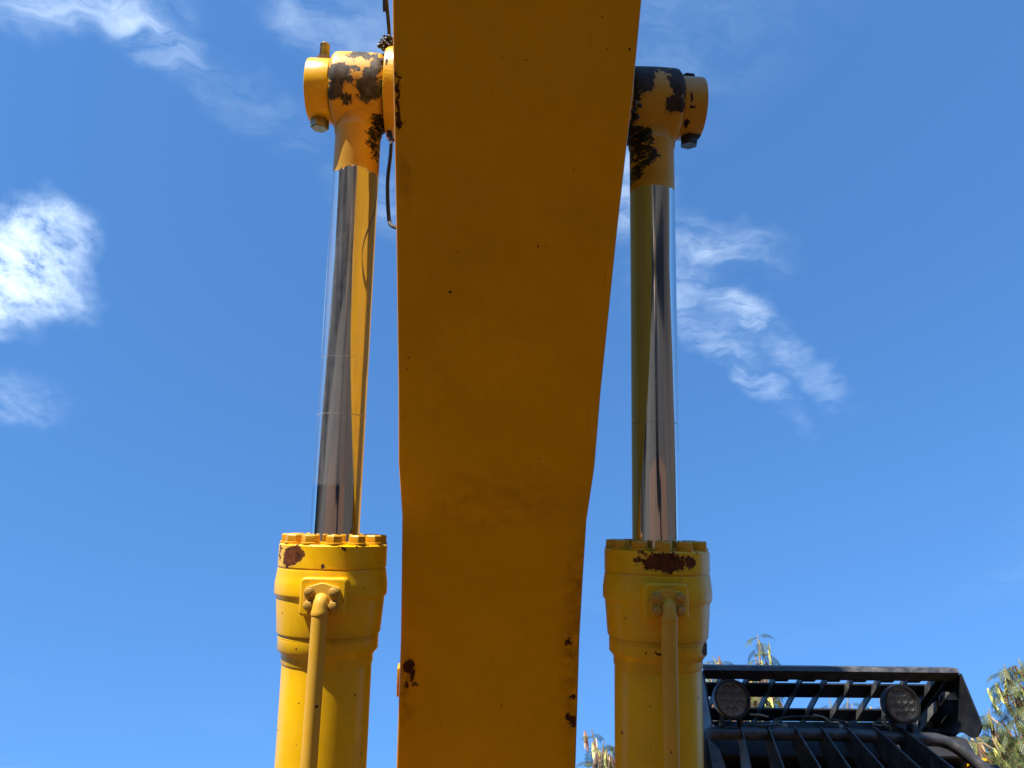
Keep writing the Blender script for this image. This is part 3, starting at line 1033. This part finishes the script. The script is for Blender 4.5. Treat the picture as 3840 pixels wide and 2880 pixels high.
# side plates with the cut-out for the frame tube
sp = [(2.655, 2.828), (2.645, 2.800), (2.600, 2.797), (2.608, 2.617), (2.636, 2.604), (2.664, 2.599), (2.684, 2.604), (2.699, 2.614), (2.713, 2.628), (2.726, 2.637),
      (2.747, 2.646), (2.772, 2.648), (2.814, 2.643), (2.860, 2.660), (2.913, 2.690), (3.35, 2.640), (3.35, 2.735)]
for x, sgn in ((GX1, 1), (GX0 - 0.006, -1)):
    mb = MB()
    mb.prism([(x, y, z) for y, z in sp], (0.006, 0, 0))
    mb.build('side_plate', M_BLACK, GUARD)
for y, z in ((2.66, 2.772), (2.705, 2.735)):
    mb = MB()
    mb.lathe([(0.010, -0.0035), (0.010, 0.0)], 20, (GX1, y, z), 'X')
    mb.build('hole_disc', M_HOLE_DARK, GUARD)
# brackets inside the right plate, slots laid on as dark bars
M_BRACE = simple('bracket_sunlit_grey', (0.16, 0.155, 0.145), 0.5, 0.2, 0.25, 35, dust=0.3, dust_col=(0.22, 0.19, 0.15))  # paler grey carries the sunlight on these brackets
for poly, slot in (([(2.720, 2.729), (2.700, 2.758), (2.666, 2.760), (2.637, 2.745), (2.640, 2.738)], ((2.705, 2.735), (2.675, 2.748))),
                   ([(2.936, 2.711), (2.901, 2.752), (2.873, 2.757), (2.858, 2.749), (2.731, 2.753), (2.736, 2.737), (2.748, 2.726), (2.850, 2.712), (2.917, 2.704)], ((2.915, 2.718), (2.875, 2.736)))):
    mb = MB()
    mb.prism([(1.670, y, z) for y, z in poly], (0.006, 0, 0))
    mb.box(1.6765, GX1 - 0.001, poly[0][0] - 0.05, poly[0][0] - 0.044, poly[0][1] + 0.004, poly[0][1] + 0.03)
    mb.build('slotted_bracket', M_BRACE, GUARD)
    mb = MB()
    mb.sweep([(1.6695, slot[0][0], slot[0][1]), (1.6695, slot[1][0], slot[1][1])], 0.0038, 10)
    mb.build('slot', M_HOLE_DARK, GUARD)

# --- front guard and cab -------------------------------------------------------
FG = thing('front_guard', (0, 0, 0), EXC)
FG['label'] = 'black windscreen guard of bent tube and thin upright blades'
tube = [(0.735, 2.66, 2.30), (0.735, 2.61, 2.50), (0.742, 2.60, 2.560), (0.775, 2.60, 2.582), (0.87, 2.60, 2.582), (1.22, 2.60, 2.579), (1.40, 2.60, 2.570), (1.50, 2.60, 2.566),
        (1.548, 2.60, 2.563), (1.590, 2.60, 2.545), (1.630, 2.60, 2.508), (1.668, 2.60, 2.46), (1.70, 2.61, 2.40), (1.71, 2.64, 2.20), (1.71, 2.66, 1.5)]
mb = MB()
mb.sweep(smooth_path(tube, 7), 0.0205, 24)
mb.build('tube_frame', M_BLACK_LIT, FG)
mb = MB()
mb.prism([(0.742, 2.57, 2.56), (0.776, 2.57, 2.52), (0.795, 2.545, 2.36), (0.80, 2.54, 1.6), (0.745, 2.54, 1.6)], (0, 0.006, 0))
mb.build('side_strip', M_BLACK_LIT, FG)
BL = [(0.868, 2.574, 2.460), (0.960, 2.530, 2.447), (1.052, 2.470, 2.430), (1.144, 2.466, 2.428), (1.233, 2.430, 2.417), (1.330, 2.400, 2.407), (1.421, 2.378, 2.400)]
for x, yb, zb in BL:
    mb = MB()
    sy = (2.574 - yb) / (2.592 - zb)
    y2, z2 = yb - sy * 0.10, zb - 0.10
    edge = [(2.574, 2.592), (yb, zb), (y2, z2), (y2 - 0.01, 1.75)]
    back = [(y2 + 0.10, 1.75), (y2 + 0.10, z2), (yb + 0.115, zb - 0.02), (2.585 + 0.045, 2.545), (2.585 + 0.05, 2.602), (2.60, 2.608)]
    mb.prism([(x - 0.003, y, z) for y, z in edge + back], (0.006, 0, 0))
    mb.build('blade', M_BLACK_LIT, FG)
# mounting strip with bolts
mb = MB()
mb.box(0.80, 1.52, 2.650, 2.656, 2.606, 2.642)
mb.build('mounting_strip', M_BLACK, FG)
bo = MB()
bo.lathe([(0.0115, 0.0), (0.0115, 0.004), (0.009, 0.008), (0.004, 0.0095)], 20)
bme = bo.mesh('round_bolt', M_STEEL)
for x, z, sc in ((1.046, 2.626, 1.0), (1.243, 2.623, 1.0), (0.948, 2.616, 0.62), (1.344, 2.612, 0.62)):
    o = link('round_bolt', bme, FG)
    o.location = (x, 2.650, z)
    o.rotation_euler = (rad(90), 0, 0)
    o.scale = (sc, sc, sc)
M_WIRE = simple('pale_connector', (0.30, 0.33, 0.28), 0.6, 0, 0.3, 50)
for i, pts in enumerate(([(0.915, 2.60, 2.645), (0.95, 2.59, 2.639), (0.975, 2.60, 2.637)], [(0.985, 2.63, 2.622), (1.01, 2.63, 2.626), (1.035, 2.64, 2.619)],
                         [(1.145, 2.62, 2.653), (1.18, 2.62, 2.645), (1.20, 2.63, 2.634), (1.235, 2.63, 2.631)], [(1.335, 2.6, 2.616), (1.35, 2.6, 2.612), (1.37, 2.6, 2.613)],
                         [(1.385, 2.6, 2.638), (1.378, 2.6, 2.616), (1.385, 2.6, 2.611), (1.41, 2.6, 2.612)])):
    mb = MB()
    mb.sweep(smooth_path(pts, 4), 0.0050, 8, flat=0.6)
    mb.build('wire_connector', M_WIRE, FG)
mb = MB()
mb.sweep(smooth_path([(0.90, 2.60, 2.61), (0.97, 2.58, 2.60), (1.01, 2.61, 2.635), (1.12, 2.62, 2.648), (1.24, 2.64, 2.642), (1.262, 2.64, 2.632), (1.27, 2.65, 2.62)], 6), 0.0036, 8)
mb.build('wire', M_RUBBER, FG)

CAB = thing('cab', (0, 0, 0), EXC)
CAB['label'] = 'dark operator cab behind the front guard'
M_CAB = simple('cab_dark_paint', (0.016, 0.017, 0.019), 0.55, 0, 0.3, 12, dust=0.3, dust_col=(0.07, 0.065, 0.06))
M_CABY = paint('cab_yellow_paint', YEL, 0.35)
mb = MB()
mb.box(0.78, 1.74, 2.80, 4.5, 1.25, 2.56)
mb.build('cab_body', M_CAB, CAB, 0.04, 3)
mb = MB()
mb.prism([(0.78, 2.72, 2.55), (0.78, 2.74, 2.625), (0.78, 2.86, 2.69), (0.78, 3.05, 2.735), (0.78, 4.3, 2.735), (0.78, 4.5, 2.66), (0.78, 4.5, 2.55)], (0.96, 0, 0))
mb.build('cab_roof', M_CAB, CAB, 0.015, 3)
m, nt, b = new_mat('tinted_glass')
b.inputs['Base Color'].default_value = (0.008, 0.009, 0.010, 1)
b.inputs['Roughness'].default_value = 0.06
M_GLASS = m
mb = MB()
mb.prism([(0.86, 2.797, 2.50), (1.66, 2.797, 2.50), (1.66, 2.797, 1.55), (0.86, 2.797, 1.55)], (0, -0.008, 0))
mb.build('windscreen', M_GLASS, CAB)
# mirror housing and arm at the outer corner
mb = MB()
mb.prism([(1.70, 2.70, 2.528), (1.80, 2.72, 2.530), (1.86, 2.74, 2.490), (1.86, 2.74, 2.44), (1.70, 2.70, 2.44)], (0, 0.10, 0))
mb.build('corner_housing', M_CAB, CAB, 0.012, 3)
mb = MB()
mb.prism([(1.70, 2.69, 2.5385), (1.745, 2.69, 2.5385), (1.745, 2.69, 2.529), (1.70, 2.69, 2.529)], (0, 0.12, 0))
mb.build('yellow_trim', M_CABY, CAB, 0.003)

# --- work lights -----------------------------------------------------------------
m, nt, b = new_mat('lamp_reflector')
tc = nt.node('ShaderNodeTexCoord')
dv, cv = nt.voronoi(tc.outputs['Object'], 130.0)
nt.put(b.inputs['Base Color'], nt.mix(nt.sep(cv)[0], (0.40, 0.42, 0.44), (0.66, 0.68, 0.70)))
b.inputs['Metallic'].default_value = 0.55
b.inputs['Roughness'].default_value = 0.16
nt.put(b.inputs['Normal'], nt.bump(nt.sep(cv)[1], 0.8, 0.004))
M_REFL = m
m, nt, b = new_mat('lamp_glass')
nt.n.remove(b)
tr = nt.node('ShaderNodeBsdfTransparent')
tr.inputs[0].default_value = (0.84, 0.83, 0.82, 1)
gl = nt.node('ShaderNodeBsdfGlossy')
gl.inputs['Roughness'].default_value = 0.06
lw = nt.node('ShaderNodeLayerWeight')
lw.inputs[0].default_value = 0.25
mx = nt.node('ShaderNodeMixShader')
nt.put(mx.inputs[0], nt.math('ADD', nt.math('MULTIPLY', lw.outputs['Fresnel'], 0.7), 0.02))
nt.l.new(tr.outputs[0], mx.inputs[1])
nt.l.new(gl.outputs[0], mx.inputs[2])
nt.l.new(mx.outputs[0], [x for x in nt.n if x.type == 'OUTPUT_MATERIAL'][0].inputs[0])
M_LENS = m
M_LED = simple('led_chip', (0.45, 0.42, 0.36), 0.4)


def work_light(cx, cz, tilt, yawl, label):
    L = thing('work_light', (cx, 2.55, cz), EXC)
    L.rotation_euler = (rad(tilt), 0, rad(yawl))
    L['label'] = label
    mb = MB()   # local -Y is the beam direction
    mb.lathe([(0.030, 0.052), (0.050, 0.040), (0.0615, 0.012), (0.0630, -0.010), (0.0625, -0.0165), (0.0555, -0.0170), (0.0545, -0.006), (0.0530, 0.002), (0.002, 0.004)], 56, (0, 0, 0), 'Y')
    mb.build('housing', M_BLACK, L)
    mb = MB()
    mb.lathe([(0.001, 0.0005), (0.0520, 0.0005), (0.0540, -0.008), (0.0525, -0.008), (0.0510, -0.0010), (0.001, -0.0010)], 48, (0, 0, 0), 'Y')
    mb.build('reflector', M_REFL, L)
    cup = MB()
    cup.lathe([(0.0035, 0.0), (0.0080, -0.0035), (0.0108, -0.0060), (0.0114, -0.0060), (0.0114, 0.0)], 8, (0, 0, 0), 'Y')
    cme = cup.mesh('led_cup', M_REFL)
    led = MB()
    led.lathe([(0.0032, 0.0), (0.0030, -0.002), (0.0012, -0.0034)], 12, (0, 0, 0), 'Y')
    lme = led.mesh('led', M_LED)
    spots = [(-0.011, 0.036), (0.011, 0.036)] + [(x, z) for z in (0.0125, -0.0105) for x in (-0.034, -0.0115, 0.0115, 0.034)] + [(-0.011, -0.034), (0.011, -0.034)]
    for x, z in spots:
        o = link('led_cup', cme, L)
        o.location = (x, -0.0012, z)
        o2 = link('led', lme, L)
        o2.location = (x, -0.0014, z)
    mb = MB()
    mb.lathe([(0.0005, -0.0135), (0.030, -0.0130), (0.0540, -0.0110), (0.0540, -0.0090), (0.0005, -0.0105)], 48, (0, 0, 0), 'Y')
    mb.build('lens', M_LENS, L)
    mb = MB()
    for sx in (-1, 1):
        mb.box(sx * 0.030 - 0.003, sx * 0.030 + 0.003, 0.000, 0.035, -0.092, -0.045)
    mb.box(-0.033, 0.033, 0.0, 0.035, -0.098, -0.092)
    mb.build('mount_bracket', M_BLACK, L)
    mb = MB()
    mb.hexa(0.007, -0.040, -0.033, (0, 0.018, -0.078), 'X')
    mb.build('mount_bolt', M_STEEL, L)


work_light(0.843, 2.676, 20, 3, 'round black work light with brownish lens, nearest the ram')
work_light(1.428, 2.664, 22, 2, 'round black work light with sparkling sunlit lens, on the outer side')

# --- rest of the machine, carrying what the photograph shows -----------------------
M_BODY = paint('body_enamel', YEL, 0.35, vary=0.12, dust=0.2)
mb = MB()
mb.prism([(-1.35, 2.75, 1.05), (-1.35, 5.9, 1.05), (-1.35, 5.9, 1.30), (-1.35, 2.75, 1.30)], (2.7, 0, 0))
mb.build('swing_platform', M_BODY, EXC, 0.02)
for sgn in (-1, 1):
    mb = MB()
    mb.prism([(sgn * 0.28 - 0.02, 1.78, 1.0), (sgn * 0.28 - 0.02, 3.3, 1.0), (sgn * 0.28 - 0.02, 3.0, 1.95), (sgn * 0.28 - 0.02, 2.5, 1.90), (sgn * 0.28 - 0.02, 2.1, 1.62), (sgn * 0.28 - 0.02, 1.80, 1.30)], (0.04, 0, 0))
    mb.build('boom_lug', M_BODY, EXC, 0.006)
mb = MB()
mb.prism([(-1.35, 4.6, 1.31), (-1.35, 6.1, 1.31), (-1.35, 6.2, 2.0), (-1.35, 5.9, 2.25), (-1.35, 4.6, 2.25)], (2.7, 0, 0))
mb.build('engine_house', M_BODY, EXC, 0.06, 3)
mb = MB()
mb.box(-1.35, -0.42, 2.9, 4.55, 1.31, 1.95)
mb.build('tool_box', M_BODY, EXC, 0.04, 3)
M_TRACK = simple('track_steel', (0.09, 0.075, 0.06), 0.7, 0.3, 0.3, 8, dust=0.5)
for sgn in (-1, 1):
    mb = MB()
    prof = []
    for k in range(13):
        a = -math.pi / 2 - math.pi * k / 12
        prof.append((2.2 + 0.40 * math.cos(a), 0.46 + 0.42 * math.sin(a)))
    for k in range(13):
        a = math.pi / 2 - math.pi * k / 12
        prof.append((5.6 + 0.40 * math.cos(a), 0.46 + 0.42 * math.sin(a)))
    x0 = 0.9 if sgn > 0 else -1.5
    mb.prism([(x0, y, z) for y, z in prof], (0.6, 0, 0))
    mb.build('track', M_TRACK, EXC, 0.01)
mb = MB()
mb.lathe([(0.6, 0.55), (0.75, 0.60), (0.75, 1.04), (0.6, 1.05)], 48, (0, 3.9, 0))
mb.build('slew_ring', M_TRACK, EXC)
# unseen arm cylinder, raised above the boom to shade the cab, and the arm and bucket ahead of the photographer
mb = MB()
mb.sweep([(0, 1.35, 4.38), (0, -0.25, 4.92)], 0.12, 32)
mb.sweep([(0, -0.25, 4.92), (0, -2.75, 4.66)], 0.055, 24)
mb.build('arm_cylinder', M_BODY, EXC)
for sgn in (-1, 1):
    mb = MB()
    x = sgn * 0.15 - 0.012
    mb.prism([(x, 1.62, 3.93), (x, 1.45, 4.45), (x, 1.25, 4.52), (x, -0.05, 4.84), (x, -0.2, 4.70), (x, -0.1, 4.34), (x, 0.72, 4.25)], (0.024, 0, 0))
    mb.build('shade_bracket', M_BODY, EXC, 0.006)  # unseen plates, stretched to close the light gap and shade the cab
mb = MB()
mb.prism([(-0.16, -2.75, 4.45), (-0.16, -3.05, 4.62), (-0.16, -3.35, 4.25), (-0.16, -3.55, 3.55), (-0.16, -4.05, 1.35), (-0.16, -3.80, 1.25), (-0.16, -2.95, 3.35)], (0.32, 0, 0))
mb.build('arm', M_BODY, EXC, 0.01)
mb = MB()
bk = [(-4.05, 1.35), (-3.78, 1.30), (-3.45, 1.05), (-3.20, 0.70), (-3.15, 0.30), (-3.30, 0.02), (-3.45, 0.04), (-3.32, 0.34), (-3.38, 0.68), (-3.60, 0.95), (-3.85, 1.10), (-4.10, 1.18)]
mb.prism([(-0.55, y, z) for y, z in bk], (1.1, 0, 0))
mb.build('bucket', simple('bucket_steel', (0.16, 0.11, 0.075), 0.6, 0.3, 0.3, 6, dust=0.5, dust_col=(0.28, 0.19, 0.13)), EXC, 0.01)

# ------------------------------------------------------------------ trees
def leaf_mat(name, a, b2, c3):
    m, nt, b = new_mat(name)
    geo = nt.node('ShaderNodeNewGeometry')
    n = nt.noise(geo.outputs['Position'], 9.0, 3.0, 0.6)
    n2 = nt.noise(geo.outputs['Position'], 46.0, 2.0, 0.6)
    c = nt.mix(nt.mapr(n, 0.38, 0.62), a, b2)
    c = nt.mix(nt.mapr(n2, 0.52, 0.70), c, c3)
    nt.put(b.inputs['Base Color'], c)
    b.inputs['Roughness'].default_value = 0.5
    tr = nt.node('ShaderNodeBsdfTranslucent')
    nt.put(tr.inputs[0], c)
    mx = nt.node('ShaderNodeMixShader')
    mx.inputs[0].default_value = 0.3
    nt.l.new(b.outputs[0], mx.inputs[1])
    nt.l.new(tr.outputs[0], mx.inputs[2])
    out = [x for x in nt.n if x.type == 'OUTPUT_MATERIAL'][0]
    nt.l.new(mx.outputs[0], out.inputs[0])
    return m


M_LEAF = leaf_mat('feathery_leaf', (0.075, 0.115, 0.03), (0.16, 0.18, 0.045), (0.30, 0.28, 0.09))
M_BARK = simple('grey_bark', (0.20, 0.16, 0.11), 0.9, 0, 0.3, 20)
POD_MATS = [simple('pod_brown', (0.21, 0.085, 0.045), 0.6, 0, 0.3, 14), simple('pod_tan', (0.42, 0.29, 0.17), 0.6, 0, 0.3, 14),
            simple('pod_green', (0.42, 0.40, 0.10), 0.5, 0, 0.3, 14), simple('pod_dark', (0.10, 0.05, 0.03), 0.6, 0, 0.3, 14)]


def pod_mesh(i, bend, mat):
    mb = MB()
    L, n = 0.15, 6
    rows = []
    for k in range(n + 1):
        t = k / n
        w = 0.0095 * (math.sin(math.pi * min(1, max(0.0, t * 0.96 + 0.03))) ** 0.35)
        x = bend * (t * t)
        z = -L * t
        rows.append([mb.bm.verts.new((x - w, 0, z)), mb.bm.verts.new((x, -0.0022, z)), mb.bm.verts.new((x + w, 0, z)), mb.bm.verts.new((x, 0.0022, z))])
    for a, b in zip(rows, rows[1:]):
        for k in range(4):
            mb.bm.faces.new((a[k], a[(k + 1) % 4], b[(k + 1) % 4], b[k]))
    mb.bm.faces.new(rows[0][::-1])
    mb.bm.faces.new(rows[-1])
    return mb.mesh('pod', mat)


PODS = [pod_mesh(i, bnd, POD_MATS[mi]) for i, (bnd, mi) in enumerate(((0.02, 0), (-0.015, 0), (0.005, 1), (0.03, 2), (-0.02, 2), (0.012, 3), (-0.03, 1)))]


def frond_verts(rs, L):
    """one twice-divided leaf as a list of small quads, base at the origin, growing along +X and drooping"""
    out = []
    droop = rs.uniform(0.5, 1.15)
    def axis(t):
        a = 0.35 - droop * t * 1.5
        return np.array([math.cos(a), 0, math.sin(a)])
    p = np.zeros(3)
    n = 7
    for i in range(n):
        t = i / (n - 1)
        d = axis(t)
        p2 = p + d * L / n
        side = np.array([0, 1, 0])
        up = np.cross(d, side)
        out.append((p + side * 0.0012, p2 + side * 0.0012, p2 - side * 0.0012, p - side * 0.0012))
        if i > 0:
            for sg in (-1, 1):
                pl = L * 0.36 * (1 - 0.35 * abs(t - 0.5))
                pd = d * 0.55 + side * sg * 0.83 - np.array([0, 0, 0.35 * t + 0.15])
                pd /= np.linalg.norm(pd)
                m = 7
                for j in range(1, m + 1):
                    q = p2 + pd * pl * j / m - np.array([0, 0, 0.012 * (j / m) ** 2])
                    for s2 in (-1, 1):
                        lat = np.cross(pd, up) * s2 * 0.85 + pd * 0.5
                        l1 = 0.021 * (1 - 0.3 * (j / m))
                        e = lat / np.linalg.norm(lat) * l1
                        wv = pd * 0.0042
                        out.append((q - wv, q + e * 0.5 - wv * 1.5, q + e, q + e * 0.5 + wv * 1.5))
        p = p2
    return np.array(out)


def make_tree(base, tips, label, seed, nfr=22, npod=5, spread=1.0):
    rnd = random.Random(seed)
    rs = rnd
    T = thing('pod_tree', base)
    T['label'] = label
    T['category'] = 'tree'
    T['group'] = 'feathery pod trees behind the machine'
    B = Vector(base)
    mb = MB()
    top = sum((Vector(t) for t in tips), Vector()) / len(tips) - B
    h = top.z
    fork = Vector((top.x * 0.25, top.y * 0.25, h * 0.42))
    mb.sweep(smooth_path([(0, 0, -0.05), (fork.x * 0.3 + 0.03, fork.y * 0.3, h * 0.2), fork], 6), [0.085 - 0.035 * k / 12 for k in range(13)], 12)
    quads = []
    pods = []
    protos = [frond_verts(rs, 0.23) for _ in range(6)]
    for t in tips:
        t = Vector(t) - B
        mid = fork.lerp(t, 0.5) + Vector((rnd.uniform(-0.12, 0.12), rnd.uniform(-0.12, 0.12), 0.10))
        path = smooth_path([fork, mid, t.lerp(mid, 0.25) + Vector((rnd.uniform(-.04, .04), rnd.uniform(-.04, .04), 0)), t], 8)
        n = len(path)
        mb.sweep(path, [0.026 * (1 - k / n) + 0.003 for k in range(n)], 8)
        length = (t - mid).length
        for k in range(nfr):
            u = (k / nfr) ** 0.85
            i = int((n - 1) * (0.42 + 0.56 * u))
            p = path[i]
            az = k * 2.399 + rnd.uniform(-0.5, 0.5)
            sc = rnd.uniform(0.75, 1.2) * (1.0 - 0.35 * u)
            pitch = rnd.uniform(-0.5, 0.35)
            M3 = Matrix.Rotation(az, 3, 'Z') @ Matrix.Rotation(-pitch, 3, 'Y')
            q = protos[rnd.randrange(6)] * sc * spread
            quads.append(q @ np.array(M3).T + np.array(p))
        for k in range(npod):
            u = rnd.uniform(0.45, 0.97)
            p = path[int((n - 1) * u)]
            az = rnd.uniform(0, 6.28)
            c = Vector(p) + Vector((math.cos(az), math.sin(az), 0)) * rnd.uniform(0.02, 0.12)
            for j in range(rnd.randint(3, 6)):
                pods.append((c, (rnd.gauss(0, 0.16), rnd.gauss(0, 0.16), rnd.uniform(0, 6.28)), rnd.randrange(len(PODS)), rnd.uniform(0.9, 1.4)))
    mb.build('trunk', M_BARK, T)
    V = np.concatenate(quads).reshape(-1, 3)
    nq = len(V) // 4
    me = bpy.data.meshes.new('crown')
    me.vertices.add(len(V))
    me.vertices.foreach_set('co', V.astype(np.float32).ravel())
    me.loops.add(nq * 4)
    me.loops.foreach_set('vertex_index', np.arange(nq * 4, dtype=np.int32))
    me.polygons.add(nq)
    me.polygons.foreach_set('loop_start', np.arange(0, nq * 4, 4, dtype=np.int32))
    me.update(calc_edges=True)
    me.materials.append(M_LEAF)
    o = link('crown', me, T)
    o['kind'] = 'stuff'
    rnd.shuffle(pods)
    for c, r, mi, sc in pods[:280]:
        o = link('pod', PODS[mi], T)
        o.location = c
        o.rotation_euler = r
        o.scale = (sc, sc, sc)
    return T


def from_view(px, py, Y):
    """a point of the view direction (in a 2212 wide frame) at the distance Y in front of the camera's place"""
    f = 1106 / 0.666
    d = cam.matrix_world.to_3x3() @ Vector(((px - 1106) / f, (829.5 - py) / f, -1))
    o = cam.matrix_world.translation
    return o + d * ((Y - o.y) / d.y)


def tips_at(lst):
    return [tuple(from_view(*a)) for a in lst]


make_tree((4.6, 6.3, 0), tips_at([(2168, 1435, 6.2), (2200, 1422, 6.4), (2230, 1400, 6.6), (2150, 1475, 6.3), (2190, 1500, 6.0), (2215, 1470, 5.9), (2260, 1440, 6.5), (2185, 1560, 5.9), (2210, 1590, 6.2), (2165, 1600, 6.1), (2250, 1540, 6.3), (2290, 1480, 6.8)]),
          'tall pod tree at the right edge, its crown of hanging brown pods', 11, 22, 13)
make_tree((4.0, 6.6, 0), tips_at([(2105, 1560, 6.6), (2135, 1530, 6.8), (2085, 1590, 6.4), (2120, 1595, 6.9), (2150, 1570, 7.0), (2070, 1600, 7.0), (2140, 1620, 6.7)]),
          'lower green tree showing just beyond the right side of the cab guard', 12, 22, 9)
make_tree((2.1, 7.0, 0), tips_at([(1636, 1372, 7.0), (1632, 1420, 7.2), (1645, 1440, 6.8), (1612, 1450, 7.0), (1540, 1418, 7.0), (1555, 1425, 7.3), (1525, 1440, 6.9), (1570, 1465, 7.2), (1595, 1470, 7.0), (1550, 1480, 6.8), (1625, 1480, 7.1), (1655, 1488, 7.2), (1535, 1500, 7.1)]),
          'pod tree behind the left half of the roof guard, one shoot rising above the rail', 13, 14, 10)
make_tree((3.2, 7.4, 0), tips_at([(1792, 1508, 7.4), (1832, 1500, 7.2), (1840, 1520, 7.6), (1900, 1508, 7.4), (1915, 1515, 7.2), (1780, 1530, 7.3)]),
          'pod tree seen only through the gaps of the roof guard', 14, 7, 6)
make_tree((0.95, 7.2, 0), tips_at([(1278, 1575, 7.2), (1305, 1600, 7.0), (1292, 1622, 7.3), (1320, 1610, 7.4), (1283, 1640, 7.1), (1330, 1590, 7.2)]),
          'small pod tree between the boom and the right ram, a bare shoot on top', 15, 9, 6)
